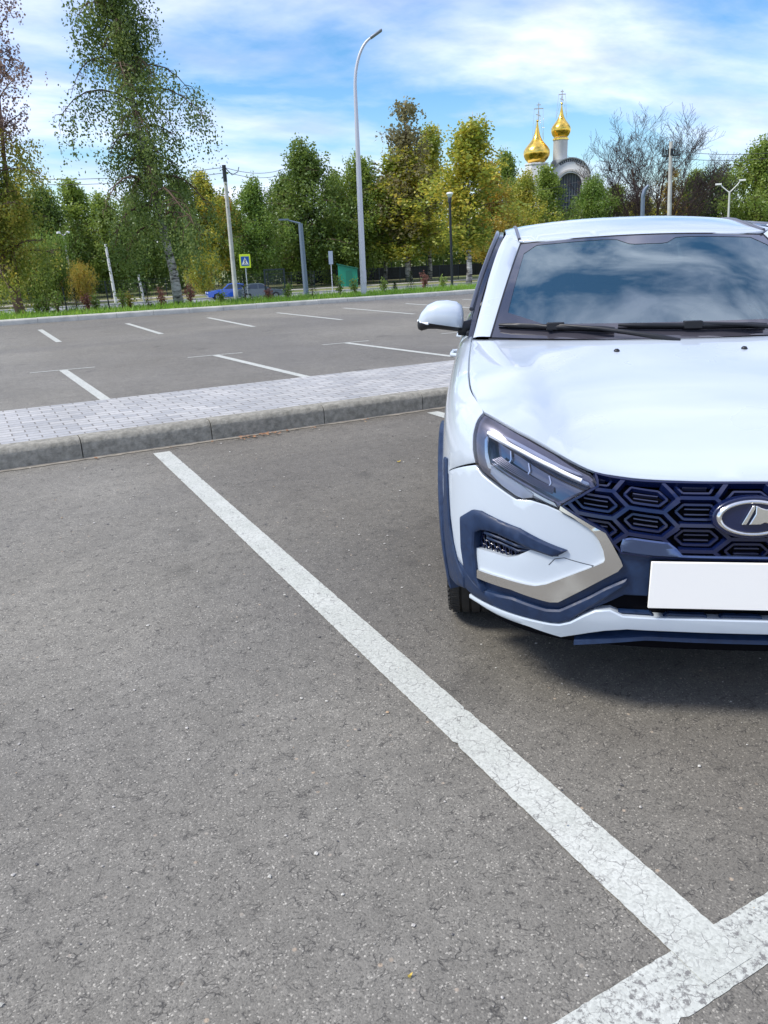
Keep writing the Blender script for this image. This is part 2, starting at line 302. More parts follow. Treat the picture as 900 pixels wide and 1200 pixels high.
def paint_mat(name, wear=.5):
    m = mat(name, (.6, .6, .58), .7); t = m.node_tree; b = t.nodes['Principled BSDF']
    tc = N(t, 'ShaderNodeTexCoord'); co = tc.outputs['Object']
    wv = N(t, 'ShaderNodeTexNoise', i_Scale=14.0, i_Detail=5.0); t.links.new(co, wv.inputs[0])
    wm = N(t, 'ShaderNodeMix', data_type='VECTOR'); wm.inputs[0].default_value = .08; t.links.new(co, wm.inputs[4]); t.links.new(wv.outputs['Color'], wm.inputs[5])
    ve = N(t, 'ShaderNodeTexVoronoi', feature='DISTANCE_TO_EDGE', i_Scale=34.0); t.links.new(wm.outputs[1], ve.inputs['Vector'])
    nm = N(t, 'ShaderNodeTexNoise', i_Scale=20.0, i_Detail=3.0); t.links.new(co, nm.inputs[0])
    crack = mth(t, 'MULTIPLY', ramp(t, ve.outputs['Distance'], [(.012, 1), (.05, 0)]), ramp(t, nm.outputs[0], [(.42, .05), (.62, .9)]))
    fl = N(t, 'ShaderNodeTexNoise', i_Scale=55.0, i_Detail=6.0, i_Roughness=.75); t.links.new(co, fl.inputs[0])
    chip = ramp(t, fl.outputs[0], [(.64-.11*wear, 0), (.69-.09*wear, 1)])
    g = N(t, 'ShaderNodeTexNoise', i_Scale=5.0, i_Detail=6.0, i_Roughness=.7); t.links.new(co, g.inputs[0])
    c = mix(t, ramp(t, g.outputs[0], [(.3, 0), (.7, 1)]), (.42, .435, .385), (.52, .53, .48))
    vo = N(t, 'ShaderNodeTexVoronoi', i_Scale=170.0); t.links.new(co, vo.inputs['Vector']); sp = N(t, 'ShaderNodeSeparateColor'); t.links.new(vo.outputs['Color'], sp.inputs[0])
    c = mix(t, 1.0, c, ramp(t, sp.outputs[0], [(0, .82), (.6, 1.0), (1, 1.08)]), 'MULTIPLY')
    d = mth(t, 'MAXIMUM', mth(t, 'MULTIPLY', crack, .9), mth(t, 'MULTIPLY', chip, .55+.4*wear))
    c = mix(t, d, c, (.16, .155, .145)); t.links.new(c, b.inputs['Base Color'])
    bp_ = N(t, 'ShaderNodeBump', i_Strength=.35, i_Distance=.002); t.links.new(mth(t, 'SUBTRACT', mth(t, 'MULTIPLY', vo.outputs['Distance'], -.5), d), bp_.inputs['Height']); t.links.new(bp_.outputs[0], b.inputs['Normal'])
    return m
paint = paint_mat('road_paint', .35); paint_worn = paint_mat('road_paint_worn', 1.0)
# parking lot sheet
m = MB(); xs = [-60, -5, 5, 15, 40, 130]; ys = [-40, -2, 6.1, 12, 22.40]
m.add([(x, y, 0) for y in ys for x in xs], [(j*6+i, j*6+i+1, j*6+7+i, j*6+6+i) for j in range(4) for i in range(5)])
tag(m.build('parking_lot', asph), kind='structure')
# ground beyond: one sheet to the horizon
grass_g = noisy('lawn_ground', (.055, .10, .018), (.11, .16, .035), .9, (.9, .95), detail=8)
field = noisy('ground_soil', (.09, .13, .03), (.24, .22, .10), .12, (.9, .95), detail=8)
m = MB(); xs = [-2500, -300, -60, -20, 0, 20, 40, 80, 140, 400, 2500]; ys = [-200, 22.5, 24]+[24+42*i/14 for i in range(1, 15)]+[90, 130, 400, 3000]
m.add([(x, y, (terr(y)-.02 if y > 22.6 else -.12)) for y in ys for x in xs], [(j*11+i, j*11+i+1, j*11+12+i, j*11+11+i) for j in range(len(ys)-1) for i in range(10)])
tag(m.build('ground', field), kind='structure')
m = MB(); ys = [22.6, 24, 24.01]+[24+42*i/20 for i in range(1, 20)]
m.add([(x, y, (terr(y)+.10 if y < 24.005 else terr(y)+.10*max(0, 1-(y-24)/3)+.004)) for y in ys for x in (-60, 140)], [(2*j, 2*j+1, 2*j+3, 2*j+2) for j in range(len(ys)-1)])
tag(m.build('lawn', grass_g), kind='structure')
# distant road at the foot of the slope + pale path
m = MB(); m.box(-200, 64.5, -2.3, 300, 76.5, -2.17); tag(m.build('road', noisy('road_far', (.20, .20, .21), (.26, .26, .27), .3, (.8, .9))), kind='structure')
m = MB(); m.box(-200, 76.6, -2.3, 300, 77.2, -2.05); tag(m.build('road_kerb', mat('kerb_far', (.4, .4, .38), .9)), kind='structure')
m = MB(); m.box(-10, 86.0, -2.3, 200, 88.0, -2.165); tag(m.build('path', mat('path', (.42, .40, .36), .9)), kind='structure')
# kerbs: blocks one metre long
conc = noisy('kerb_concrete', (.18, .172, .14), (.32, .305, .255), 22, (.85, .95), detail=8, bump=.5, bscale=60)
conc2 = noisy('kerb_concrete_pale', (.36, .36, .32), (.52, .51, .45), 3, (.85, .95), detail=8, bump=.4, bscale=60)
def kerb(name, y, x0, x1, h, w, mt, ch=.035, jit=.004, face=-1):
    m = MB(); x = x0
    rnd = random.Random(int(y*10))
    while x < x1:
        L = .993; dz = rnd.uniform(-jit, jit); dy = rnd.uniform(-jit, jit)
        pr = [(0, -.15), (0, h-ch*1.3), (.006, h-ch), (.016, h-ch*.45), (ch, h-.004), (ch+.02, h), (w, h), (w, -.15)]
        n = len(pr); vs = [(x+e, y-face*(-p[0])*(-1)+dy if False else y+dy-face*p[0]*1.0, p[1]+(dz if p[1] > 0 else 0)) for e in (0, L) for p in pr]
        m.add(vs, [(i, i+1, n+i+1, n+i) for i in range(n-1)]+[tuple(range(n)), tuple(range(2*n-1, n-1, -1))]); x += 1.0
    return tag(m.build(name, mt, smooth=50), kind='structure')
kerb('kerb', 6.06, -20.36, 40, .162, .16, conc)
kerb('kerb', 7.86, -20.36, 40, .005, .10, conc2, ch=.002, jit=.001, face=1)
kerb('kerb', 22.42, -40.2, 120, .135, .20, conc2, ch=.03)
# paving of the island
pav = mat('paving_blocks', (.4, .4, .42), .85); t = pav.node_tree; b = t.nodes['Principled BSDF']
tc = N(t, 'ShaderNodeTexCoord')
br = N(t, 'ShaderNodeTexBrick', offset=.5); t.links.new(tc.outputs['Object'], br.inputs[0])
for k, v in (('Scale', 1.0), ('Mortar Size', .006), ('Mortar Smooth', .25), ('Brick Width', .20), ('Row Height', .10), ('Bias', -.1)): br.inputs[k].default_value = v
br.inputs['Color1'].default_value = (.35, .355, .355, 1); br.inputs['Color2'].default_value = (.48, .475, .455, 1); br.inputs['Mortar'].default_value = (.20, .19, .17, 1)
no = N(t, 'ShaderNodeTexNoise', i_Scale=25.0, i_Detail=8.0, i_Roughness=.7); t.links.new(tc.outputs['Object'], no.inputs[0])
no2 = N(t, 'ShaderNodeTexNoise', i_Scale=1.3, i_Detail=5.0); t.links.new(tc.outputs['Object'], no2.inputs[0])
c = mix(t, 1.0, br.outputs[0], ramp(t, no.outputs[0], [(.3, .82), (.7, 1.1)]), 'MULTIPLY'); c = mix(t, 1.0, c, ramp(t, no2.outputs[0], [(.3, .84), (.7, 1.06)]), 'MULTIPLY'); t.links.new(c, b.inputs['Base Color'])
bp_ = N(t, 'ShaderNodeBump', i_Strength=.7, i_Distance=.006); t.links.new(mth(t, 'ADD', mth(t, 'MULTIPLY', br.outputs[1], -1), mth(t, 'MULTIPLY', no.outputs[0], .15)), bp_.inputs['Height']); t.links.new(bp_.outputs[0], b.inputs['Normal'])
m = MB(); m.box(-20, 6.21, -.05, 40, 7.77, .158); tag(m.build('traffic_island', pav), kind='structure')
# painted markings
def strip(p, q, w, mt, z=.004, name='parking_line', jit=.0013, notch=None, seed=1):
    rnd = random.Random(seed); p = Vector((*p, 0)); q = Vector((*q, 0)); d = q-p; L = d.length; d.normalize(); s = Vector((-d.y, d.x, 0)); n = max(4, int(L/.014)); vs = []
    for i in range(n+1):
        o = p+d*L*i/n
        a = rnd.uniform(-jit, jit); c = rnd.uniform(-jit, jit)
        if rnd.random() < .03: c -= rnd.uniform(.002, .008)
        if rnd.random() < .03: a += rnd.uniform(.002, .008)
        vs += [(*(o+s*(w/2+c)).xy, z), (*(o-s*(w/2-a)).xy, z)]
    m = MB(); m.add(vs, [(2*i, 2*i+1, 2*i+3, 2*i+2) for i in range(n)]); return tag(m.build(name, mt), kind='structure')
strip((1.186, 5.90), (1.120, .715), .128, paint, z=.0034)
strip((-6, .744), (6, .752), .118, paint_worn, z=.002, seed=5)
strip((3.66, 5.92), (3.60, .80), .12, paint, seed=3, z=.0034)
strip((6.15, 5.92), (6.1, .80), .12, paint, seed=4, z=.0034)
strip((-1.30, 5.92), (-1.35, .80), .12, paint, seed=8, z=.0034)
mid = [((1.16, 11.73), (1.26, 7.92)), ((3.385, 11.80), (3.66, 7.92)), ((5.63, 11.81), (6.10, 7.92)), ((7.95, 11.8), (8.55, 7.92)), ((-1.15, 11.7), (-1.2, 7.92)), ((10.3, 11.8), (11.0, 7.92))]
for i, (a, c) in enumerate(mid):
    strip(a, c, .11, paint, seed=20+i, z=.0034); strip((a[0]-.43, a[1]+.04), (a[0]+.43, a[1]+.02), .06, paint_worn, seed=40+i, name='parking_line')
for i, (xa, xb) in enumerate([(1.62, 1.62), (3.60, 3.59), (5.63, 5.57), (7.52, 7.68), (9.5, 9.6), (11.5, 11.6), (-.4, -.4), (13.5, 13.6), (15.5, 15.6)]):
    strip((xa, 20.0), (xb, 16.3), .11, paint, seed=60+i)
# dust and sand along the foot of the kerb
dust = noisy('dust', (.22, .20, .16), (.30, .27, .22), 20, (.9, .95))
m = MB(); rnd = random.Random(3); vs = []; n = 260
for i in range(n+1):
    x = -5+13*i/n; vs += [(x, 6.075, .012), (x, 6.03-rnd.random()*.022-.012*math.sin(i*.31)**2, .004)]
m.add(vs, [(2*i, 2*i+1, 2*i+3, 2*i+2) for i in range(n)]); tag(m.build('kerb_dust', dust), kind='stuff')
# ================================================================== THE WHITE CAR
YAW = R(35.6677)
CA = Vector((math.sin(YAW), math.cos(YAW), 0)); CB = Vector((math.cos(YAW), -math.sin(YAW), 0))
car = empty('parked_car', CA*2.07+CB*.725, -YAW)
tag(car, 'white hatchback style family car parked at a slant across the bays, seen from the front', 'car')
# --- paints
white = mat('white_paint', (.49, .55, .61), .30, coat=1.0, coat_r=.02)
_t = white.node_tree; _tc = N(_t, 'ShaderNodeTexCoord'); _n = N(_t, 'ShaderNodeTexNoise', i_Scale=900.0, i_Detail=2.0); _t.links.new(_tc.outputs['Object'], _n.inputs[0])
_n5 = N(_t, 'ShaderNodeTexNoise', i_Scale=3.0, i_Detail=4.0); _t.links.new(_tc.outputs['Object'], _n5.inputs[0])
_t.links.new(ramp(_t, _n5.outputs[0], [(.35, .26), (.7, .40)]), _t.nodes['Principled BSDF'].inputs['Roughness'])
navy = noisy('navy_plastic', (.005, .018, .056), (.009, .028, .080), 40, (.42, .58), bump=.06, bscale=900)
gloss_navy = mat('gloss_navy', (.004, .009, .045), .22, coat=.35)
black = mat('black_plastic', (.008, .009, .012), .45)
void = mat('dark_cavity', (.004, .004, .006), .9, spec=.1)
chrome = mat('chrome', (.78, .76, .72), .17, 1.0)
satin = mat('satin_silver', (.68, .69, .74), .22, 1.0)
rubber = noisy('tyre_rubber', (.016, .016, .017), (.035, .034, .032), 14, (.75, .9))
alloy = mat('alloy', (.35, .36, .38), .3, .9)
plate_w = mat('plate_white', (.95, .93, .87), .5)
amber = mat('amber', (.7, .25, .03), .2)
led = mat('led_strip', (.90, .92, .97), .30, .0, coat=.6)
lamp_dark = mat('lamp_housing', (.16, .18, .22), .08, .9)
lamp_mid = mat('lamp_bezel', (.22, .21, .25), .22, .7)
seatm = mat('seat_fabric', (.02, .021, .024), .9)
dashm = mat('dashboard', (.03, .032, .036), .6)
headl = mat('headliner', (.25, .25, .24), .9)
def glass_mat(name, tint, refl_ior, glossy=(1, 1, 1), opac=.5, base=(.012, .015, .018)):
    m = bpy.data.materials.new(name); m.use_nodes = True; t = m.node_tree; t.nodes.clear()
    o = N(t, 'ShaderNodeOutputMaterial'); tr = N(t, 'ShaderNodeBsdfTransparent'); tr.inputs[0].default_value = (*tint, 1)
    df = N(t, 'ShaderNodeBsdfDiffuse'); df.inputs[0].default_value = (*base, 1)
    m1 = N(t, 'ShaderNodeMixShader'); m1.inputs[0].default_value = opac; t.links.new(tr.outputs[0], m1.inputs[1]); t.links.new(df.outputs[0], m1.inputs[2])
    gl = N(t, 'ShaderNodeBsdfGlossy'); gl.inputs['Roughness'].default_value = .015; gl.inputs['Color'].default_value = (*glossy, 1)
    fr = N(t, 'ShaderNodeFresnel', i_IOR=refl_ior); m2 = N(t, 'ShaderNodeMixShader')
    t.links.new(fr.outputs[0], m2.inputs[0]); t.links.new(m1.outputs[0], m2.inputs[1]); t.links.new(gl.outputs[0], m2.inputs[2]); t.links.new(m2.outputs[0], o.inputs[0])
    return m
wglass = glass_mat('windscreen_glass', (.34, .48, .47), 3.2, (.84, .97, 1), .45, (.045, .08, .08))
sglass = glass_mat('side_glass', (.10, .12, .13), 1.9, (.9, .95, 1), .5)
lens = glass_mat('lens_plastic', (.86, .88, .92), 1.5, (1, 1, 1), .02)
frit = mat('glass_border', (.05, .048, .06), .05, coat=1)

# --- panels cut out of a surface
def clean(poly, eps=1e-4):
    out = []
    for p in poly:
        if not out or abs(p[0]-out[-1][0])+abs(p[1]-out[-1][1]) > eps: out.append(p)
    if abs(out[0][0]-out[-1][0])+abs(out[0][1]-out[-1][1]) < eps: out.pop()
    return out
def resample(poly, d, closed=True):
    out = []; n = len(poly)
    for i in range(n if closed else n-1):
        a, b = poly[i], poly[(i+1) % n]; l = math.hypot((a[0]-b[0]), (a[1]-b[1])); k = max(1, int(math.ceil(l/d)))
        for j in range(k): out.append((a[0]+(b[0]-a[0])*j/k, a[1]+(b[1]-a[1])*j/k))
    return out
def roundp(poly, r=.25):
    out = []; n = len(poly)
    for i in range(n):
        p, c, q = poly[i-1], poly[i], poly[(i+1) % n]
        out.append((c[0]+(p[0]-c[0])*r, c[1]+(p[1]-c[1])*r)); 
        out.append((.5*c[0]+.25*((1-r)*c[0]*2+r*p[0]+r*q[0]), .5*c[1]+.25*((1-r)*c[1]*2+r*p[1]+r*q[1]))) if False else None
        out.append((c[0]+(q[0]-c[0])*r, c[1]+(q[1]-c[1])*r))
    return [p for p in out if p]
def area(poly): return .5*sum(poly[i-1][0]*poly[i][1]-poly[i][0]*poly[i-1][1] for i in range(len(poly)))
def inset(poly, dx, dy):
    """move every vertex inwards, dx/dy = inset in parameter units"""
    n = len(poly); sg = 1 if area(poly) > 0 else -1; out = []
    for i in range(n):
        p, c, q = poly[i-1], poly[i], poly[(i+1) % n]
        def nn(a, b):
            x, y = (b[0]-a[0])/dx, (b[1]-a[1])/dy; l = math.hypot(x, y) or 1; return (-y/l*sg, x/l*sg)
        a = nn(p, c); b = nn(c, q); mx, my = a[0]+b[0], a[1]+b[1]; l = math.hypot(mx, my) or 1; mx /= l; my /= l
        k = min(1.6, 1/max(.3, mx*a[0]+my*a[1]))
        out.append((c[0]+mx*k*dx, c[1]+my*k*dy))
    return out
def inside(p, poly):
    x, y = p; c = False; n = len(poly)
    for i in range(n):
        x1, y1 = poly[i-1]; x2, y2 = poly[i]
        if (y1 > y) != (y2 > y) and x < (x2-x1)*(y-y1)/(y2-y1)+x1: c = not c
    return c
def panel(S, name, polys, mat, parent, off=0., thick=.02, bev=.0025, grid=.25, unit=(.15, .09), seg=.15, smooth=38, bumpf=None, mb=None):
    """polys = [outer, hole, hole...] in (a,b); S(a,b) -> point, outward normal."""
    loops = [resample(clean(p), seg) for p in polys]
    pts = []; edges = []; rim = []
    for li, L in enumerate(loops):
        sgn = 1 if li == 0 else -1
        b0 = len(pts); n = len(L); pts += L; edges += [(b0+i, b0+(i+1) % n) for i in range(n)]; rim.append((b0, n))
        if bev:
            I = inset(L, sgn*bev/unit[0], sgn*bev/unit[1])
            b1 = len(pts); pts += I; edges += [(b1+i, b1+(i+1) % n) for i in range(n)]
    x0 = min(p[0] for p in loops[0]); x1 = max(p[0] for p in loops[0]); y0 = min(p[1] for p in loops[0]); y1 = max(p[1] for p in loops[0])
    nx = int((x1-x0)/grid)+1; ny = int((y1-y0)/grid)+1
    for i in range(nx+1):
        for j in range(ny+1):
            p = (x0+grid*(i+.5*(j % 2)), y0+grid*(j+.37))
            if inside(p, loops[0]) and not any(inside(p, h) for h in loops[1:]):
                if all(min((p[0]-q[0])**2+(p[1]-q[1])**2 for q in L) > (grid*.45)**2 for L in loops): pts.append(p)
    V, E, Fc, ov, oe, of = delaunay_2d_cdt([Vector(p) for p in pts], edges, [], 0, 1e-6)
    rimset = {}
    for li, (b0, n) in enumerate(rim):
        for i in range(n): rimset[b0+i] = li
    low = set()
    for i, src in enumerate(ov):
        if any(s in rimset for s in src): low.add(i)
    vs = []; lowv = {}
    def place(p, o):
        q, nrm = S(p[0], p[1])
        if bumpf: o = o+bumpf(p[0], p[1])
        return (q[0]+nrm[0]*o, q[1]+nrm[1]*o, q[2]+nrm[2]*o)
    for i, p in enumerate(V): vs.append(place(p, off-(bev*.8 if (i in low and bev) else 0)))
    fs = []
    for f in Fc:
        c = (sum(V[i][0] for i in f)/len(f), sum(V[i][1] for i in f)/len(f))
        if inside(c, loops[0]) and not any(inside(c, h) for h in loops[1:]): fs.append(tuple(f))
    cnt = {}
    for f in fs:
        for i in range(len(f)):
            e = (f[i], f[(i+1) % len(f)]); k = (min(e), max(e)); cnt.setdefault(k, []).append(e)
    if thick:
        for k, l in cnt.items():
            if len(l) == 1:
                a, b = l[0]
                for q in (a, b):
                    if q not in lowv: lowv[q] = len(vs); vs.append(place(V[q], off-thick))
                fs.append((b, a, lowv[a], lowv[b]))
    if mb is not None: mb.add(vs, fs); return None
    me = bpy.data.meshes.new(name); me.from_pydata(vs, [], fs); me.update()
    # face the outside
    o = link(name, me, mat, parent, smooth)
    ref = S(*( (sum(p[0] for p in loops[0])/len(loops[0]), sum(p[1] for p in loops[0])/len(loops[0]))))[1]
    return o
def SB(s, t):
    n = PN(s, t); 
    if s == 0: n = PN(.001, t)
    return P(s, t), n
def flipcheck(o, outward):
    me = o.data; s = sum((p.normal.dot(outward(p.center)))*p.area for p in me.polygons)
    if s < 0: me.flip_normals()
CEN = Vector((0, 2.2, .6))
def out_c(c): return (c-CEN).normalized()
def bp(name, polys, m, parent=car, **k):
    o = panel(SB, name, polys, m, parent, **k); flipcheck(o, out_c); return o
def mir(L): return [(-a, b) for a, b in L]
def full(L):
    """mirror a half outline whose first/last points run to the centre line"""
    return L
# sign of PN outward?
_p, _n = SB(0.5, 4); NS = -1 if _n[1] > 0 else 1
def SB(s, t):
    n = PN(s if abs(s) > 1e-3 else 1e-3, t); return P(s, t), (n[0]*NS, n[1]*NS, n[2]*NS)
# inverse: side (v,w) -> (s,t)
def inv(v, w, side=-1):
    best = min(((P(-s/4, t/2)[1]-v)**2+(P(-s/4, t/2)[2]-w)**2, s/4, t/2) for s in range(20, 68) for t in range(0, 17))
    s, t = best[1], best[2]
    for _ in range(12):
        p = P(-s, t); h = 1e-3; a = P(-s-h, t); b = P(-s, t+h)
        a1, a2 = (a[1]-p[1])/h, (a[2]-p[2])/h; b1, b2 = (b[1]-p[1])/h, (b[2]-p[2])/h; d = a1*b2-a2*b1
        if abs(d) < 1e-9: break
        ex, ey = v-p[1], w-p[2]; ds = (ex*b2-ey*b1)/d; dt = (a1*ey-a2*ex)/d
        s += max(-.4, min(.4, ds)); t += max(-.4, min(.4, dt))
    return (side*s, t)
def off_pt(s, t, o):
    p, n = SB(s, t); return (p[0]+n[0]*o, p[1]+n[1]*o, p[2]+n[2]*o)
def bar(m, pts, wd, dz, off):
    """flat faceted bar along (s,t) points: width wd (m), front off, back off-dz"""
    P3 = [Vector(off_pt(*p, off)) for p in pts]; Nn = [Vector(SB(*p)[1]) for p in pts]; n = len(P3); vs = []; fs = []
    for i in range(n):
        t_ = (P3[min(i+1, n-1)]-P3[max(0, i-1)]).normalized(); sd_ = t_.cross(Nn[i]).normalized()
        vs += [P3[i]-sd_*wd*.5-Nn[i]*dz, P3[i]-sd_*wd*.28, P3[i]+sd_*wd*.28, P3[i]+sd_*wd*.5-Nn[i]*dz]
    for i in range(n-1):
        for k in range(3): fs.append((i*4+k, i*4+k+1, i*4+4+k+1, i*4+4+k))
    fs += [(0, 1, 2, 3), ((n-1)*4+3, (n-1)*4+2, (n-1)*4+1, (n-1)*4)]
    m.add(vs, fs)
T = TR
# full-width outlines (the traced half closed over the centre line)
def both(L, i0, i1):
    """L: half polygon; vertices i0..i1 (inclusive, cyclic order) sit on the centre line and are dropped"""
    h = [p for k, p in enumerate(L) if not (i0 <= k <= i1)]
    n = i0; h = L[i1+1:]+L[:i0]          # runs from below the centre round to above it
    return h+[(-a, b) for a, b in reversed(h)]
sidepairs = ((1, ''), (-1, ''))
# bumper skin, fender, lamps on both sides
for sd in (1, -1):
    f = (lambda L: L) if sd == 1 else mir
    wb = T['white_bumper']
    bump = bp('bumper_cover', [f(wb), f(T['fog_mesh'])], white, off=0, thick=.03, bev=.003)
    # sculpted tow-eye cover line
    m = MB()
    cap = f(T['cap'])
    for i in range(3):
        a, b = cap[i], cap[i+1]
        m.tube([Vector(SB(a[0]+(b[0]-a[0])*k/6, a[1]+(b[1]-a[1])*k/6)[0]) for k in range(7)], .0011, 5)
    m.build('tow_eye_seam', black, bump, 60)
    bp('chrome_trim', [f(T['chrome'])], chrome, off=.011, thick=.02, bev=0, seg=.1, grid=.2)
    fs_ = bp('fog_surround', [f(T['fog_surround'])], navy, off=.014, thick=.05, bev=.006, seg=.1)
    bp('fog_recess', [f(T['fog_mesh'])], void, fs_, off=-.03, thick=0, bev=0)
    m = MB()
    for k in range(6):
        for j in range(9):
            s0 = -4.85+j*.15+.075*(k % 2); t0 = 3.25+k*.17
            c = (s0, t0); hx = [(c[0]+.06*math.cos(R(60*q)), c[1]+.11*math.sin(R(60*q))) for q in range(6)]
            if inside(c, T['fog_mesh']):
                hx = f(hx)
                m.tube([Vector(SB(*hx[q % 6])[0])+Vector(SB(*hx[q % 6])[1])*-.018 for q in range(7)], .0022, 4, False)
    m.build('fog_mesh', gloss_navy, fs_, 60)
    m = MB()
    for (ds, dt, rr) in ((0, 0, .006), (.02, -.19, .005), (.05, -.36, .004)):
        L = [(-4.66, 4.02), (-4.3, 4.12), (-3.85, 4.15), (-3.5, 4.12), (-3.05, 4.15), (-2.9, 4.22)]
        L = f([(a+ds, b+dt*(1 if a < -3.6 else .25)) for a, b in L])
        m.tube([Vector(SB(*q)[0])+Vector(SB(*q)[1])*(.006-.008*(-dt*5)) for q in resample(L, .15, False)], rr, 6)
    m.build('fog_vane', navy, fs_, 60)
    # headlight
    hl = empty('headlight'); hl.parent = car
    H_ = f(T['headlight'])
    bp('lamp_housing', [H_], lamp_dark, hl, off=-.045, thick=0, bev=0)
    hole = f(T['hl_lens'])
    bp('lamp_bezel', [H_, hole], lamp_mid, hl, off=-.010, thick=.04, bev=.003)
    bp('light_strip', [f(T['hl_bar'])], led, hl, off=-.001, thick=.012, bev=.002, seg=.08)
    bp('light_strip', [f(T['hl_bar2'])], satin, hl, off=-.005, thick=.008, bev=.001, seg=.08)
    bp('light_strip', [f(T['hl_lowbar'])], led, hl, off=-.002, thick=.012, bev=.002, seg=.08)
    bp('lamp_trim', [f(T['hl_sideband'])], satin, hl, off=-.006, thick=.02, bev=.003, seg=.1)
    for q in range(3):   # upright mirror blades inside the lamp
        s_ = -4.25+q*.50; m = MB()
        L = f([(s_-.05, 6.16), (s_+.02, 6.5), (s_-.04, 6.95-.03*q)])
        bar(m, [(a, b) for a, b in resample(L, .12, False)], .006, .012, -.030); m.build('reflector', satin, hl, 50)
    m = MB(); L = f([(-4.86, 6.96), (-4.0, 7.08), (-3.2, 7.17), (-2.52, 7.07)]); m.tube([Vector(off_pt(*z, .001)) for z in resample(L, .12, False)], .0062, 8); m.build('light_guide', led, hl, 60)
    m = MB()
    for q in range(5):
        t_ = 6.12+q*.05
        L = f([(-4.62+q*.03, t_+.02), (-4.2, t_), (-3.6, t_), (-3.0, t_+.04)])
        m.tube([Vector(SB(*z)[0])+Vector(SB(*z)[1])*(-.012-.004*q) for z in resample(L, .2, False)], .0022, 5)
    m.build('lamp_ribs', lamp_mid, hl, 60)
    bp('lens_cover', [H_], lens, hl, off=.002, thick=.004, bev=.004, seg=.12)
# lower parts across the whole front
bp('front_lip', [both(T['lip'], 12, 13)], white, off=.006, thick=.05, bev=.004)
bp('navy_cladding', [both(T['navy'], 11, 12)], navy, off=-.012, thick=.03, bev=.003)
for f in ((lambda L: L), mir): bp('cladding_band', [f(T['navyband'])], navy, off=.004, thick=.03, bev=.006)
lg = bp('lower_grille', [both(T['lower_grille'], 4, 5)], void, off=-.035, thick=0, bev=0)
def surf_uw(u, w):      # front face: (u,w)->(s,t)
    sg = -1 if u < 0 else 1; u = abs(u); s, t = u/.18, 4
    for _ in range(14):
        p = P(s+1e-6, t); h = 1e-3; a = P(s+h, t); b = P(s, t+h)
        a1, a2 = (a[0]-p[0])/h, (a[2]-p[2])/h; b1, b2 = (b[0]-p[0])/h, (b[2]-p[2])/h; d = a1*b2-a2*b1
        ex, ey = u-p[0], w-p[2]; s += max(-.5, min(.5, (ex*b2-ey*b1)/d)); t += max(-.5, min(.5, (a1*ey-a2*ex)/d))
    return (sg*s, t)
def clip_seg(a, b, poly, n=14):
    """sample a-b and keep runs inside poly"""
    runs = []; cur = []
    for i in range(n+1):
        p = (a[0]+(b[0]-a[0])*i/n, a[1]+(b[1]-a[1])*i/n)
        if inside(p, poly): cur.append(p)
        else:
            if len(cur) > 1: runs.append(cur)
            cur = []
    if len(cur) > 1: runs.append(cur)
    return runs
# upper grille
GP = both(T['grille'], 4, 5)
gr = empty('grille'); gr.parent = car
bp('grille_back', [GP], void, gr, off=-.035, thick=0, bev=0)
PU, PW = .137, .0735          # cell pitch
def gcell(k, j):             # centre of cell: staggered
    u = k*PU; w = .716-j*PW-(PW/2 if k % 2 else 0)
    return u, w-(.0)
GA = []                      # cells
for k in range(-4, 5):
    for j in range(-1, 4):
        u, w = gcell(k, j)
        w += max(0, abs(u)-.25)*.12
        GA.append((u, w, k, j))
mf = MB(); gbar_m = mat('grille_bar', (.035, .04, .08), .28, .3, coat=.4)
hw, hh, fl = PU*.5, PW*.5, .050
for u, w, k, j in GA:
    tl = .12*(1 if abs(u) > .25 else 0)*(1 if u > 0 else -1)
    hexp = [(u-.088, w), (u-.047, w+hh), (u+.047, w+hh), (u+.088, w), (u+.047, w-hh), (u-.047, w-hh)]
    hexp = [surf_uw(a, b+(a-u)*tl) for a, b in hexp]
    for q in range(3) if not (k in (99,)) else range(6):
        for r_ in clip_seg(hexp[q], hexp[q+1], GP): bar(mf, r_, .018, .022, -.002)
    for r_ in clip_seg(hexp[3], hexp[4], GP): bar(mf, r_, .018, .022, -.002)
    if k in (-4, 4) or j == 3:
        pass
    hexi = [surf_uw(a, b+(a-u)*tl) for a, b in [(u-.058, w), (u-.036, w+.0205), (u+.036, w+.0205), (u+.058, w), (u+.036, w-.0205), (u-.036, w-.0205)]]
    for q in range(6):
        for r_ in clip_seg(hexi[q], hexi[(q+1) % 6], GP, 8): bar(mf, r_, .011, .012, -.013)
    for dw in (-.0075, .0075):
        a, b = surf_uw(u-.033, w+dw-.033*tl), surf_uw(u+.033, w+dw+.033*tl)
        for r_ in clip_seg(a, b, GP, 8): mbars = MB(); bar(mbars, r_, .0055, .012, -.016); mbars.build('grille_bar', gbar_m, gr, 30)
mf.build('grille_frame', gloss_navy, gr, 30)
def ring_outline(L, m, wd, dz, off, mt=None):
    pts = resample(L+[L[0]], .2, False); bar(m, pts, wd, dz, off)
m = MB(); ring_outline(GP, m, .012, .02, .0); m.build('grille_rim', gloss_navy, gr, 30)
gb = both(T['gbar'], 5, 6)
bp('grille_bar_gloss', [gb], mat('navy_chrome', (.10, .14, .26), .14, .8), gr, off=.004, thick=.02, bev=.005, seg=.1)
m = MB()
LGP = both(T['lower_grille'], 4, 5)
for k in range(-4, 5):
    u = k*.15
    a = surf_uw(u-.075, .352), surf_uw(u-.05, .377), surf_uw(u+.05, .377), surf_uw(u+.075, .352), surf_uw(u+.05, .330), surf_uw(u-.05, .330)
    for q in range(6):
        for r_ in clip_seg(a[q], a[(q+1) % 6], LGP, 8): bar(m, r_, .009, .015, -.008)
    for r_ in clip_seg(surf_uw(u-.05, .353), surf_uw(u+.05, .353), LGP, 8): bar(m, r_, .005, .01, -.018)
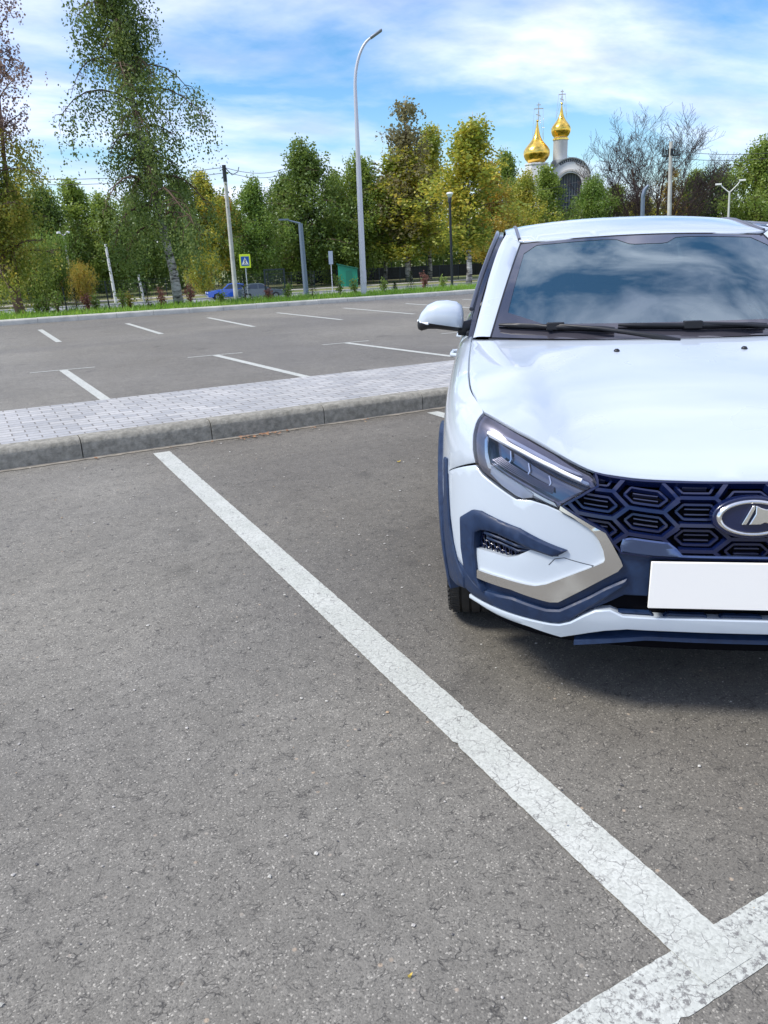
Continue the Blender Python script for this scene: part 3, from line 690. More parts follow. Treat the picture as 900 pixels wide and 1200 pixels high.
m.build('lower_grille_frame', navy, lg, 30)
# splitter under the lip
sp = MB()
for (w0, w1, o0, o1) in ((.318, .300, -.06, -.012), (.300, .288, -.012, -.010), (.288, .286, -.010, -.09)):
    vs = []; n = 41
    for i in range(n):
        s = -2.6+5.2*i/(n-1); p, nr = SB(s, 2); edge = 1-.0*abs(s)
        up_ = max(0, (abs(s)-1.4))*.03
        vs += [(p[0]+nr[0]*o0, p[1]+nr[1]*o0, w0-up_), (p[0]+nr[0]*o1, p[1]+nr[1]*o1, w1-up_)]
    sp.add(vs, [(2*i, 2*i+2, 2*i+3, 2*i+1) for i in range(n-1)])
sp.build('splitter', navy, car, 40)
# licence plate (blank)
pl = MB(); pl.box(-.262, -.004, .398, .262, .004, .540)
o = pl.build('licence_plate', plate_w, car, 40, bevel=.002); o['label'] = 'blank white plate under the grille'
pm = MB(); pm.box(-.258, .004, .405, .258, .035, .532); pm.build('plate_mount', black, o, 40, bevel=.003)
o.location = (0.0, -.008, .008)
# emblem: silver oval ring with a sail-shaped mark
em = empty('emblem', (0, .0, .665)); em.parent = car
ec = Vector((0, .028, .672)); ecM = Matrix.Translation(ec-Vector((0, 0, .665))+Vector((0, -.012, 0))) @ Matrix.Rotation(R(90-8), 4, 'X') @ Matrix.Scale(1.06, 4)
def ell(a, b, n=48): return [(a*math.cos(2*math.pi*i/n), b*math.sin(2*math.pi*i/n)) for i in range(n)]
m = MB(); m.prism(ell(.100, .0555), -.03, .004, ecM); m.build('emblem_base', gloss_navy, em, 40, bevel=.004)
m = MB()
prof = [(-1, 0), (-.6, .8), (0, 1), (.6, .8), (1, 0)]
vs = []; n = 64
for i in range(n):
    a = 2*math.pi*i/n; wdt = .0078
    for (x, h) in prof:
        vs.append(ecM @ Vector(((.083+wdt*x)*math.cos(a), (.0425+wdt*.75*x)*math.sin(a), .003+.009*h)))
m.add(vs, [(i*5+k, ((i+1) % n)*5+k, ((i+1) % n)*5+k+1, i*5+k+1) for i in range(n) for k in range(4)])
m.build('emblem_ring', chrome, em, 60)
m = MB()
# mast + sail sweeping right, hull curling under to the left (traced outline)
sail_old = [(-.034, -.024), (-.002, .036), (.006, .036), (.022, .030), (.034, .021), (.045, .016), (.060, .017), (.070, .022), (.074, .012), (.072, .0), (.064, -.012), (.050, -.020), (.040, -.021), (.034, -.014), (.026, -.012), (.010, -.013), (-.012, -.014), (-.020, -.020), (-.030, -.027)]
m.prism([(-.0295,-.0175),(-.005,.034),(.0015,.034),(.0015,.024),(-.017,-.0165)], .004, .013, ecM); m.prism([(.003,.012),(.003,.034),(.016,.0275),(.028,.024),(.043,.026),(.055,.030),(.066,.020),(.074,.008),(.074,-.004),(.064,-.012),(.052,-.010),(.043,-.0135),(.034,-.012),(.026,-.010),(.017,-.015),(-.012,-.0165),(-.009,-.012)], .004, .015, ecM); m.build('emblem_sail', chrome, em, 40, bevel=.002)
m = MB(); False and m.prism([(-.016, -.009), (-.001, .022), (.003, .012), (-.004, -.006), (-.008, -.009)], .0125, .0140, ecM); pass
# --- hood
HF = [(0, 7.75), (1.18, 7.77), (1.96, 7.84), (2.4, 7.76), (3.27, 7.96), (4.41, 7.83), (5.43, 7.69)]
def lerpl(L, x):
    if L is HF:
        xs = [q[0] for q in HF]
        for i in range(len(HF)-1):
            if x <= xs[i+1]:
                g = lambda k: HF[abs(k)] if k < len(HF) else HF[-1]
                f = (x-xs[i])/(xs[i+1]-xs[i]); h = xs[i+1]-xs[i]
                sl = lambda k: (g(k+1)[1]-g(k-1)[1])/max(.1, (g(k+1)[0]-(g(k-1)[0] if k > 0 else -g(1)[0])))
                return (2*f**3-3*f*f+1)*g(i)[1]+(f**3-2*f*f+f)*h*sl(i)+(-2*f**3+3*f*f)*g(i+1)[1]+(f**3-f*f)*h*sl(i+1)
        return HF[-1][1]
    for a, b in zip(L, L[1:]):
        if x <= b[0]: return a[1]+(b[1]-a[1])*(x-a[0])/(b[0]-a[0])
    return L[-1][1]
def F_(a): s = abs(a)*5.43; t = lerpl(HF, s); return Vector(P(math.copysign(s, a) if a else 1e-6, t))
def C_(b, sg): s = 5.43+(10.62-5.43)*b; t = min(8, 7.69+.31*min(1, b*5)); return Vector(P(sg*s, t))
RL = C_(1, 1)
def R_(a): return Vector((RL.x*a, 1.075+(RL.y-1.075)*abs(a)**2.2, 1.040+(RL.z-1.040)*a*a))
def HS_p(a, b):
    lo = F_(a)*(1-b)+R_(a)*b
    k = abs(a); sg = 1 if a >= 0 else -1
    e = C_(b, sg)-(F_(sg)*(1-b)+R_(sg)*b)
    kk = k**3
    p = lo+e*kk
    x = 1-k**2.6
    p.z += (.052*math.sin(math.pi*b**.72))*x+.009*(1-b)**2*b*6*math.exp(-((k-.70-.12*b)/.10)**2)-.006*math.exp(-((k-.52-.18*b)/.09)**2)*min(1, b*4)*(1-b**3)
    return p
def surf(fn, sgn=1):
    def S(a, b):
        h = .01; p = fn(a, b); x = fn(a+h, b)-fn(a-h, b); y = fn(a, b+h)-fn(a, b-h); n = x.cross(y); n.normalize(); n *= sgn
        return tuple(p), tuple(n)
    return S
def hs_n(a, b):
    h = .01; p = HS_p(a, b)
    x = HS_p(min(1, a+h), b)-HS_p(max(-1, a-h), b); y = HS_p(a, min(1, b+h))-HS_p(a, max(0, b-h)); n = x.cross(y).normalized()
    if n.z < 0: n = -n
    return tuple(p), tuple(n)
hood = panel(hs_n, 'hood', [[(-.994, .004), (-.5, .004), (0, .004), (.5, .004), (.994, .004), (.994, .5), (.994, .996), (0, .996), (-.994, .996), (-.994, .5)]], white, car, off=.001, thick=.012, bev=.003, grid=.05, unit=(.75, 1.0), seg=.03, smooth=50)
flipcheck(hood, lambda c: Vector((0, 0, 1)))
for u0, b0 in ((-.225, .845), (.205, .845)):
    p, n = hs_n(u0/.77, b0); m = MB(); m.lathe([(.011, 0), (.011, .004), (.007, .009), (0, .010)], 14, Matrix.Translation(p) @ Vector(n).to_track_quat('Z', 'Y').to_matrix().to_4x4())
    m.build('washer_nozzle', black, car, 50)
# --- side panels (both sides)
AXF, AXR, ZW = .843, 3.478, .318
def arc(cx_, r, a0, a1, n): return [(cx_+r*math.cos(R(a0+(a1-a0)*i/n)), ZW+.01+r*math.sin(R(a0+(a1-a0)*i/n))) for i in range(n+1)]
hh_ = T['headlight']
V = lambda L: [inv(*p) for p in L]
fender = [(-6.32, 4.68), (-5.06, 5.70), (-5.2, 6.03), (-5.31, 6.51), (-5.45, 7.66), (-5.7, 7.86), (-6.4, 7.97), (-8, 7.97), (-10.0, 7.97), (-10.95, 7.97)]
fender += V([(1.40, .8), (1.38, .5), (1.38, .30), (1.28, .30)])+V(arc(AXF, .43, -5, 165, 16)) 
fender = [p for p in fender]
DOOR1 = V([(1.405, .31), (1.405, .5), (1.41, .8)])+[(-11.0, 7.97), (-11.8, 7.97), (-13.2, 7.97)]+V([(2.45, .8), (2.45, .31)])
DOOR2 = V([(2.46, .31), (2.46, .8)])+[(-13.25, 7.97), (-14.2, 7.97), (-14.75, 7.97)]+V([(3.42, .82), (3.10, .55), (3.04, .31)])
QUART = [inv(3.43, .83), (-14.8, 7.97), (-15.5, 7.97), (-16.4, 7.97), (-17, 7.9), (-17, 4), (-17, 3)]+V([(3.95, .5)])+V(arc(AXR, .43, 12, 125, 12))
for sd in (1, -1):
    f = (lambda L: L) if sd == 1 else mir
    bp('fender', [f(fender)], white, thick=.015, bev=.002, grid=.4, seg=.25)
    for D, hx in ((DOOR1, 2.22), (DOOR2, 3.2)):
        d = bp('door', [f(D)], white, thick=.012, bev=.003, grid=.4, seg=.25)
        c = Vector(SB(*f([inv(hx, .86)])[0])[0]); m = MB(); sx_ = math.copysign(1, c.x)
        m.tube([c+Vector((sx_*.0, -.10, 0)), c+Vector((sx_*.035, -.08, 0)), c+Vector((sx_*.038, .08, 0)), c+Vector((0, .10, 0))], .011, 8); m.build('handle', white, d, 60)
    bp('quarter_panel', [f(QUART)], white, thick=.012, bev=.002, grid=.4, seg=.25)
    # arch cladding: rings of navy plastic, sills
    def ringpoly(cx_, r0, r1, a0, a1, n=18): return V(arc(cx_, r1, a0, a1, n))+V(arc(cx_, r0, a1, a0, n))
    bp('arch_cladding', [f(ringpoly(AXF, .362, .437, -8, 188))], navy, off=.016, thick=.05, bev=.006, grid=.4, seg=.2)
    bp('arch_cladding', [f([(-6.02, 3.0), (-5.60, 2.2), (-5.30, 1.9), (-5.35, 1.45), (-5.9, 1.2), (-6.9, 1.0), (-7.0, 1.9), (-6.62, 2.8), (-6.58, 4.0), (-6.75, 4.9), (-6.45, 5.0), (-6.2, 4.0)])], navy, off=.008, thick=.04, bev=.005, seg=.15)
    bp('arch_cladding', [f(ringpoly(AXR, .362, .437, -8, 188))], navy, off=.016, thick=.05, bev=.006, grid=.4, seg=.2)
    bp('sill', [f(V([(1.27, .20), (1.27, .30), (3.05, .31), (3.05, .20)]))], navy, off=.012, thick=.05, bev=.005, grid=.4, seg=.3)
# rear half
bp('rear_bumper', [[(-17.05, .3), (-17.05, 4.0)] + [(-19, 4.0), (-20.95, 4.0), (-20.95, .3), (-19, .3)]] if False else [[(16.95, .4), (16.95, 4.0), (19, 4.0), (19, .4)]], navy, thick=.02, bev=.003, grid=.5, seg=.4)
bp('rear_bumper', [[(-16.95, .4), (-16.95, 4.0), (-19, 4.0), (-19, .4)]], navy, thick=.02, bev=.003, grid=.5, seg=.4)
bp('tailgate', [[(16.98, 4.05), (16.98, 7.97), (19, 7.97), (19, 4.05)]], white, thick=.02, bev=.0, grid=.5, seg=.4)
bp('tailgate', [[(-16.98, 4.05), (-16.98, 7.97), (-19, 7.97), (-19, 4.05)]], white, thick=.02, bev=.0, grid=.5, seg=.4)
for sg in (1, -1):
    bp('tail_light', [[(sg*15.9, 5.6), (sg*16.0, 7.4), (sg*17.6, 7.3), (sg*17.4, 5.8)]], mat('tail_red', (.35, .01, .01), .15, coat=1), off=.012, thick=.03, bev=.004, seg=.2)
# inner liner and floor
m = MB()
n = 61
vs = []; fs = []
for i in range(n):
    s = -7.0+14.0*i/(n-1)
    for t_ in (0.2, 2.5, 5, 7.2):
        p, nr = SB(s, t_); vs.append((p[0]-nr[0]*.085, p[1]-nr[1]*.085, p[2]-(.05 if t_ > 7 else 0)))
for i in range(n-1):
    for k in range(3): fs.append((i*4+k, i*4+4+k, i*4+5+k, i*4+k+1))
m.add(vs, fs)
m.box(-.62, .30, .21, .62, 4.2, .26)
m.box(-.80, 1.3, .20, .80, 3.05, .27)
for y0 in (1.26, 3.92): m.box(-.80, y0, .22, .80, y0+.02, .9)
m.box(-.8, 4.15, .25, .8, 4.2, .9)
for y0 in (AXF, AXR):
    for sg in (-1, 1):
        m.lathe([(.40, .30), (.40, 0)], 24, Matrix.Translation((sg*.86, y0, ZW)) @ Matrix.Rotation(R(-90*sg), 4, 'Y') @ Matrix.Rotation(0, 4, 'Z') if False else Matrix.Translation((sg*.56, y0, ZW)) @ Matrix.Rotation(R(90), 4, 'Y') @ Matrix.Translation((0, 0, -.15)), a0=R(90), a1=R(270))
        m.box(sg*.56-.01, y0-.4, .3, sg*.56+.01, y0+.4, .72)
m.build('underbody', void, car, 40)
# --- wheels
def make_wheel():
    w = empty('wheel'); w.parent = car
    Mx = Matrix.Rotation(R(90), 4, 'Y')
    pr = [(.218, -.098), (.235, -.104), (.27, -.108), (.297, -.103), (.310, -.092), (.3155, -.080)]
    x = -.080
    for gx in (-.056, -.020, .020, .056):
        pr += [(.3175, gx-.0045), (.3085, gx-.0040), (.3085, gx+.0040), (.3175, gx+.0045)]
    pr += [(.3155, .080), (.310, .092), (.297, .103), (.27, .108), (.235, .104), (.218, .098)]
    m = MB(); m.lathe(pr, 96, Mx)
    for i in range(72):       # sipes across the shoulders as short blocks
        a = 2*math.pi*i/72
        for sx_ in (-1, 1):
            m.box(sx_*.062, -.004, .3165, sx_*.090, .004, .3186, Matrix.Rotation(a, 4, 'X'))
            m.box(sx_*.098, -.006, .288, sx_*.1045, .006, .312, Matrix.Rotation(a, 4, 'X'))
    m.build('tyre', rubber, w, 25)
    m = MB(); m.lathe([(.215, -.10), (.222, -.103), (.222, -.09), (.20, -.07), (.195, .08), (.222, .09), (.222, .103), (.215, .10), (.21, .08)], 48, Mx)
    for i in range(5):
        a = 2*math.pi*i/5
        for d in (-.16, .16):
            M2 = Matrix.Rotation(a, 4, 'X')
            m.prism([(-.016, .05), (.016, .05), (.013+d*.2, .21), (-.013+d*.2, .21)], .06, .085, M2 @ Matrix(((0, 0, 1, 0), (1, 0, 0, 0), (0, 1, 0, 0), (0, 0, 0, 1))))
    m.lathe([(0, .095), (.03, .095), (.065, .085), (.065, .05)], 20, Mx); m.build('rim', alloy, w, 35)
    m = MB(); m.lathe([(.03, -.01), (.14, -.01), (.14, .015), (.03, .015)], 32, Mx); m.build('brake_disc', satin, w, 35)
    return w
wh = make_wheel(); wh.location = (.757, AXF, ZW-.002)
for (x, y, rz) in ((-.757, AXF, math.pi), (.757, AXR, 0), (-.757, AXR, math.pi)):
    c = copy_tree(wh, car); c.location = (x, y, ZW-.002); c.rotation_euler.z = rz
# --- greenhouse
GB = lambda a: Vector((.705*a, 1.105+.155*a*a, 1.036+.004*a*a))
GT = lambda a: Vector((.560*a, 1.865+.075*a*a, 1.432-.020*a*a))
def WS_p(a, b): 
    p = GB(a)*(1-b)+GT(a)*b; p += Vector((0, -.45, .9))*.030*math.sin(math.pi*max(0, min(1, b)))*(1-.5*a*a); return p
WS = surf(WS_p, 1)
if WS(0, .5)[1][2] < 0: WS = surf(WS_p, -1)
rect = lambda x0, y0, x1, y1: [(x0, y0), (x1, y0), (x1, y1), (x0, y1)]
ws = panel(WS, 'windshield', [rect(-.992, .0, .992, .992)], wglass, car, off=0, thick=0, bev=0, grid=.07, unit=(.63, .85), seg=.05)
flipcheck(ws, lambda c: Vector((0, -.4, .9)))
inner = roundp([(-.935, .115), (.935, .115), (.945, .955), (.26, .957), (.15, .87), (-.12, .87), (-.23, .957), (-.945, .955)], .12)
fo = panel(WS, 'glass_border', [rect(-.994, .0, .994, .994), inner], frit, ws, off=.0015, thick=0, bev=0, grid=.07, unit=(.63, .85), seg=.05)
flipcheck(fo, lambda c: Vector((0, -.4, .9)))
m = MB()    # rubber seal round the glass
L = [WS_p(-1, b/12) for b in range(13)]+[WS_p(a/8, 1) for a in range(-7, 9)]+[WS_p(1, b/12) for b in range(11, -1, -1)]
m.tube(L, .005, 6); m.build('window_seal', black, ws, 60)
# cowl panel under the wipers
m = MB(); vs = []; n = 25
for i in range(n):
    a = -1+2*i/(n-1); g = GB(a); r_ = R_(max(-1, min(1, a*.9)))
    vs += [(g.x*1.02, r_.y-.02, r_.z-.035), (g.x*1.02, g.y-.02, g.z-.014), tuple(g+Vector((0, .03, .012)))]
m.add(vs, [(i*3+k, i*3+3+k, i*3+4+k, i*3+1+k) for i in range(n-1) for k in range(2)]); m.build('cowl', black, car, 60)
# A pillars + roof side rails
PO = [(.782, 1.285, 1.030), (.748, 1.47, 1.152), (.705, 1.70, 1.293), (.664, 1.90, 1.400), (.625, 2.06, 1.466)]
PI_ = [tuple(WS_p(1, b)) for b in (0, .28, .56, .82, 1.0)]
def crl(L, x):
    n = len(L)-1; x = max(0, min(1, x))*n; i = min(int(x), n-1); f = x-i
    g = lambda k: L[max(0, min(n, k))]
    return Vector(_cr(g(i-1), g(i), g(i+1), g(i+2), f))
RAIL = [(.625, 2.06, 1.466), (.625, 2.6, 1.496), (.625, 3.3, 1.486), (.61, 3.8, 1.448), (.58, 4.14, 1.388)]
def HEAD(a): return Vector((.625*a, 1.868+.062*a*a+.08*abs(a)**7, 1.434-.020*a*a+.03*abs(a)**7))
def ROOF_p(a, c):
    rl = crl(RAIL, c); e = Vector((rl.x*a, rl.y, rl.z))
    h = HEAD(a); v_end = 4.16
    y = h.y+(v_end-h.y)*c
    yy = y
    # rail height at this y
    cc = max(0, min(1, (y-2.06)/(4.14-2.06))); rz = crl(RAIL, cc) if y > 2.06 else Vector(RAIL[0])
    front = math.exp(-max(0, y-1.86)*3.0)
    z = rz.z+.042*(1-abs(a)**2.4)
    k = max(0, min(1, (y-h.y)/.55)); k = k*k*(3-2*k)
    k = 1-(1-max(0, min(1, (y-h.y)/.62)))**2
    z = h.z+(z-h.z)*k
    if abs(a) > .9: z = z
    return Vector((rz.x*a, y, z))
RF = surf(ROOF_p)
if RF(0, .5)[1][2] < 0: RF = surf(ROOF_p, -1)
roof = panel(RF, 'roof', [[(-.998, .0), (-.5, .0), (0, .0), (.5, .0), (.998, .0), (.998, .5), (.998, 1), (0, 1), (-.998, 1), (-.998, .5)]], white, car, off=.0, thick=.012, bev=.003, grid=.055, unit=(.65, 2.3), seg=.03, smooth=50)
flipcheck(roof, lambda c: Vector((0, 0, 1)))
SGT = [(1.285, 1.030), (1.47, 1.150), (1.70, 1.290), (1.90, 1.395), (2.06, 1.462), (2.6, 1.492), (3.3, 1.482), (3.8, 1.445), (4.14, 1.385)]
def SG(sg):
    def S(v, w):
        t = (w-1.03)/.44; u = .802-.130*t-.018*t*t+.012*math.sin(math.pi*max(0, min(1, t)))
        u -= max(0, v-3.4)*.05
        if v < 1.5: u += 0
        return (sg*u, v, w), (sg*.955, 0, .295)
    return S
frame_m = mat('door_frame', (.022, .028, .05), .2, coat=.5)
for sg in (-1, 1):
    rp = MB(); vs = []; n = 17
    for i in range(n):
        x = i/(n-1); a = crl(PI_, x); b = crl(PO, x); md = (a+b)/2+Vector((.014, -.012, .010))
        for q in (a+Vector((.0, .004, -.012)), a+(md-a)*.06+Vector((0, 0, .003)), a+(md-a)*.5+Vector((.006, -.004, .003)), md, b+(md-b)*.45+Vector((.007, -.002, .003)), b, b+Vector((-.012, .02, -.008))): vs.append((sg*q.x, q.y, q.z))
    rp.add(vs, [(i*7+k, i*7+7+k, i*7+8+k, i*7+1+k) for i in range(n-1) for k in range(6)])
    ap = rp.build('pillar', white, car, 60)
    flipcheck(ap, lambda c: Vector((sg*.7, -.3, .6)))
    # ditch moulding on the roof
    m = MB(); m.tube([Vector(RF(sg*.905, c/14)[0])+Vector((0, 0, .001)) for c in range(15)], .0085, 6); m.build('roof_moulding', mat('moulding_grey', (.09, .09, .11), .35), car, 60)
    m = MB()
    rr = [Vector(RF(sg*.955, c)[0]) for c in (.13, .17, .25, .5, .8, .90, .94)]
    # side structure
    S = SG(sg)
    outer = [(1.32, 1.03)]+[(v+.012, w-.006) for v, w in SGT[1:]]+[(4.22, 1.20), (4.26, 1.03)]
    b_ = panel(S, 'side_frame', [outer], frame_m, car, off=0, thick=.02, bev=.003, grid=.12, unit=(1, 1), seg=.08, smooth=40)
    flipcheck(b_, lambda c: Vector((sg, 0, .2)))
    for W in ([(1.56, 1.065), (1.60, 1.16), (1.80, 1.295), (2.0, 1.385), (2.12, 1.425), (2.40, 1.440), (2.42, 1.065)], [(2.52, 1.065), (2.50, 1.442), (2.9, 1.447), (3.25, 1.438), (3.30, 1.065)], [(3.37, 1.065), (3.33, 1.435), (3.65, 1.40), (4.0, 1.30), (3.95, 1.12)]):
        g = panel(S, 'side_window', [W], sglass if False else mat('window_dark', (.012, .016, .02), .04, coat=1, spec=.8), car, off=.004, thick=.006, bev=.0015, grid=.15, unit=(1, 1), seg=.1, smooth=40); flipcheck(g, lambda c: Vector((sg, 0, .2)))
    m = MB(); m.tube([Vector(S(v, 1.045)[0])+Vector((sg*.004, 0, 0)) for v in (1.36, 2, 2.8, 3.6, 4.1)], .009, 6); m.build('waist_moulding', black, car, 60)
    m = MB(); m.tube([Vector(S(v+.02, w-.012)[0])+Vector((sg*.012, 0, .004)) for v, w in SGT[1:-1]], .011, 6); m.build('rain_gutter', mat('gutter', (.05, .055, .075), .3, coat=.5), car, 60)
    m = MB(); m.tube(rr[:1]+[p+Vector((0, 0, .035)) for p in rr[1:-1]]+rr[-1:], .013, 8); pass
# rear window
def RW_p(a, b): return Vector(((.70-.10*b)*a, 4.30-.14*b-.05*a*a+.02*math.sin(b*3.14), 1.0+.385*b))
RW = surf(RW_p)
if RW(0, .5)[1][1] < 0: RW = surf(RW_p, -1)
panel(RW, 'rear_window', [rect(-1.06, 0, 1.06, 1)], mat('rear_glass', (.012, .016, .02), .04, coat=1), car, off=0, thick=.01, bev=0, grid=.2, seg=.1)
# interior
m = MB(); m.box(-.70, 1.30, .70, .70, 1.62, .965); m.box(-.70, 1.18, .90, .70, 1.34, 1.0); m.build('dashboard', dashm, car, 40, bevel=.03)
for x in (-.37, .37):
    st_ = empty('seat'); st_.parent = car
    m = MB(); m.box(x-.24, 2.0, .40, x+.24, 2.5, .58); m.box(x-.24, 2.45, .5, x+.24, 2.58, 1.10); m.build('seat_cushion', seatm, st_, 40, bevel=.04, seg=3)
    m = MB(); m.box(x-.13, 2.48, 1.13, x+.13, 2.57, 1.31); m.build('headrest', seatm, st_, 40, bevel=.03, seg=3)
m = MB(); m.box(-.66, 3.1, .45, .66, 3.3, 1.1); m.build('rear_seat', seatm, car, 40, bevel=.05)
m = MB(); m.box(-.64, 2.1, 1.40, .64, 4.0, 1.405); m.build('headliner', headl, car, 40)
m = MB(); SWM = Matrix.Translation((.37, 1.74, .95)) @ Matrix.Rotation(R(65), 4, 'X')
m.lathe([(.185+.014*math.cos(R(a)), .014*math.sin(R(a))) for a in range(0, 360, 45)], 32, SWM, closed=True); m.box(-.17, -.02, -.01, .17, .02, .01, SWM); m.build('steering_wheel', black, car, 60)
m = MB(); m.box(-.115, 1.93, 1.31, .115, 1.955, 1.375); m.box(-.03, 1.90, 1.36, .03, 1.93, 1.425); m.build('interior_mirror', black, car, 50, bevel=.012, seg=3)
# wipers
def wiper(a0, a1, b0, b1, piv_a, knob):
    wp = empty('wiper'); wp.parent = car
    p0 = WS_p(a0, b0); p1 = WS_p(a1, b1)
    L = [WS_p(a0+(a1-a0)*i/10, b0+(b1-b0)*i/10)+Vector((0, -.008, .018)) for i in range(11)]
    m = MB(); m.tube(L, [.006]+[.0105]*4+[.013]*2+[.0105]*3+[.006], 6); m.build('wiper_blade', black, wp, 60)
    m = MB(); m.tube([q+Vector((0, .006, -.012)) for q in L], .0035, 5); m.build('wiper_rubber', void, wp, 60)
    k = L[5]; pv = WS_p(piv_a, -.07)+Vector((0, 0, .02))
    m = MB(); m.box(-.035, -.012, -.012, .035, .014, .018, Matrix.Translation(k))
    m.tube([k+Vector((0, 0, .008)), k+(pv-k)*.35+Vector((0, -.012, .016)), k+(pv-k)*.8+Vector((0, -.01, .012)), pv], [.007, .008, .011, .015], 8); m.build('wiper_arm', black, wp, 60, bevel=.003)
wiper(-.965, -.31, .075, .045, .02, 0)
wiper(-.29, .52, .070, .045, .86, 0)
# mirrors
def mirror(sg):
    root = empty('side_mirror'); root.parent = car
    c0 = Vector((-.925, 1.50, 1.105))
    prof = [(-.108, .012, .012), (-.104, .026, .026), (-.09, .044, .044), (-.06, .060, .057), (-.02, .070, .066), (.03, .075, .070), (.07, .073, .069), (.092, .062, .058), (.10, .03, .03)]
    n = 24; vs = []; 
    for (x, ry, rz) in prof:
        for k in range(n):
            a = 2*math.pi*k/n; cx_, sz = math.cos(a), math.sin(a)
            sq = lambda q, e: math.copysign(abs(q)**e, q)
            z = rz*sq(sz, .75); y = ry*sq(cx_, .8)
            if z < 0: z *= .88-.35*(x+.1)/.2*0
            zz_ = z+.012*(1-((x+.02)/.1)**2)-.03*(x < -.05)*(-.05-x)/.06-.0
            vs.append(c0+Vector((x, y, zz_)))
    fs = [(i*n+k, i*n+(k+1) % n, (i+1)*n+(k+1) % n, (i+1)*n+k) for i in range(len(prof)-1) for k in range(n)]+[tuple(range(n)), tuple((len(prof)-1)*n+k for k in range(n))]
    if sg > 0: vs = [Vector((-v.x, v.y, v.z)) for v in vs]
    def lowline(x): return 1.078-(abs(x)-.83)*-.06+.0
    for keep, nm, mt in ((1, 'mirror_cap', white), (-1, 'mirror_base', black)):
        mb = MB(); mb.add(vs, fs); o = mb.build(nm, mt, root); bm = bmesh.new(); bm.from_mesh(o.data)
        for (c_, n_) in ((Vector((sg*.93, 1.5, 1.082)), Vector((-sg*.16, 0, 1))),):
            bmesh.ops.bisect_plane(bm, geom=bm.verts[:]+bm.edges[:]+bm.faces[:], plane_co=c_, plane_no=n_*keep, clear_inner=True)
        bm.to_mesh(o.data); bm.free(); o.data.polygons.foreach_set('use_smooth', [True]*len(o.data.polygons))
        if keep < 0: o.scale = (1, 1, 1)
    m = MB(); x0, x1 = (-.835, -.775)
    m.tube([Vector((sg*.85, 1.50, 1.058)), Vector((sg*.815, 1.50, 1.058)), Vector((sg*.775, 1.52, 1.062))], [.030, .034, .042], 10); m.build('mirror_arm', black, root, 60)
    m = MB(); m.tube([Vector((sg*.98, 1.442, 1.088)), Vector((sg*1.015, 1.462, 1.094)), Vector((sg*1.03, 1.495, 1.098))], .006, 6); m.build('turn_signal', led, root, 60)
    m = MB(); m.box(-.075, 0, -.045, .075, .004, .045, Matrix.Translation((sg*.915, 1.572, 1.105))); m.build('mirror_glass', chrome, root, 40, bevel=.01)
mirror(-1); mirror(1)
# ================================================================== THINGS AROUND THE LOT
def g_(px, py, z=0):
    r = ray_w(px, py); k = (z-CAM_H)/r.z; return Vector((r.x*k, r.y*k, z))
# grit scattered over the near asphalt
def blob(m, c, r, rnd, flat=.55):
    vs = []
    for (x, y, z) in ((1, 0, 0), (-1, 0, 0), (0, 1, 0), (0, -1, 0), (0, 0, 1), (.6, .6, .45), (-.6, .55, .4), (-.5, -.6, .5), (.6, -.6, .4)):
        vs.append(Vector(c)+Vector((x, y, z*flat))*r*rnd.uniform(.7, 1.25))
    m.add(vs, [(0, 5, 4), (5, 2, 4), (2, 6, 4), (6, 1, 4), (1, 7, 4), (7, 3, 4), (3, 8, 4), (8, 0, 4), (0, 2, 5), (2, 1, 6), (1, 3, 7), (3, 0, 8)])
rnd = random.Random(11)
for nm, cnt, c1, c2 in (('grit', 900, (.30, .28, .24), (.52, .50, .46)), ('grit', 500, (.09, .085, .08), (.16, .15, .14)), ('grit', 60, (.35, .22, .12), (.45, .33, .2)), ('grit', 150, (.38, .37, .32), (.62, .6, .54))):
    m = MB()
    for i in range(cnt):
        y = .4+6.0*rnd.random()**1.6; x = rnd.uniform(-1.2, 3.6); r = (.0012+.0035*rnd.random()**4)*(1+y*.22) if cnt != 150 else .0028+.0045*rnd.random()**2
        if 1.05 < x < 1.27 and rnd.random() < .8: continue
        blob(m, (x, y, .003 if not(1.0 < x < 1.3) else .010), r, rnd)
    o = tag(m.build(nm, noisy('grit_'+str(cnt), c1, c2, 30)), kind='stuff')
m = MB()   # dry leaf litter against the kerb
for i in range(70):
    x = rnd.gauss(2.0, .13) if i < 50 else rnd.uniform(.5, 3.4); y = 6.0-abs(rnd.gauss(0, .05)); a = rnd.uniform(0, 6.28); s = rnd.uniform(.008, .022)
    u = Vector((math.cos(a), math.sin(a), rnd.uniform(-.3, .3)))*s; v = Vector((-math.sin(a), math.cos(a), rnd.uniform(-.2, .5)))*s*.5; c = Vector((x, y, .016))
    m.add([c-u, c-v, c+u, c+v], [(0, 1, 2, 3)])
tag(m.build('leaf_litter', noisy('dry_leaf', (.20, .09, .05), (.38, .20, .09), 20)), kind='stuff')
leafy = mat('fallen_leaf', (.5, .36, .06), .7)
for i, (px, py, lb) in enumerate([(467, 541, 'small pale yellow leaf lying on the asphalt left of the wheel arch'), (480, 1144, 'tiny yellow leaf lying at the bottom of the photo beside the worn line')]):
    c = g_(px, py, .004); m = MB(); s = .016 if i == 0 else .006
    m.add([c+Vector((s*math.cos(a)*(1+.3*math.cos(3*a)), s*.6*math.sin(a), .003+.004*math.cos(2*a))) for a in [k*.785 for k in range(8)]], [tuple(range(8))])
    tag(m.build('fallen_leaf', leafy), lb, 'leaf')
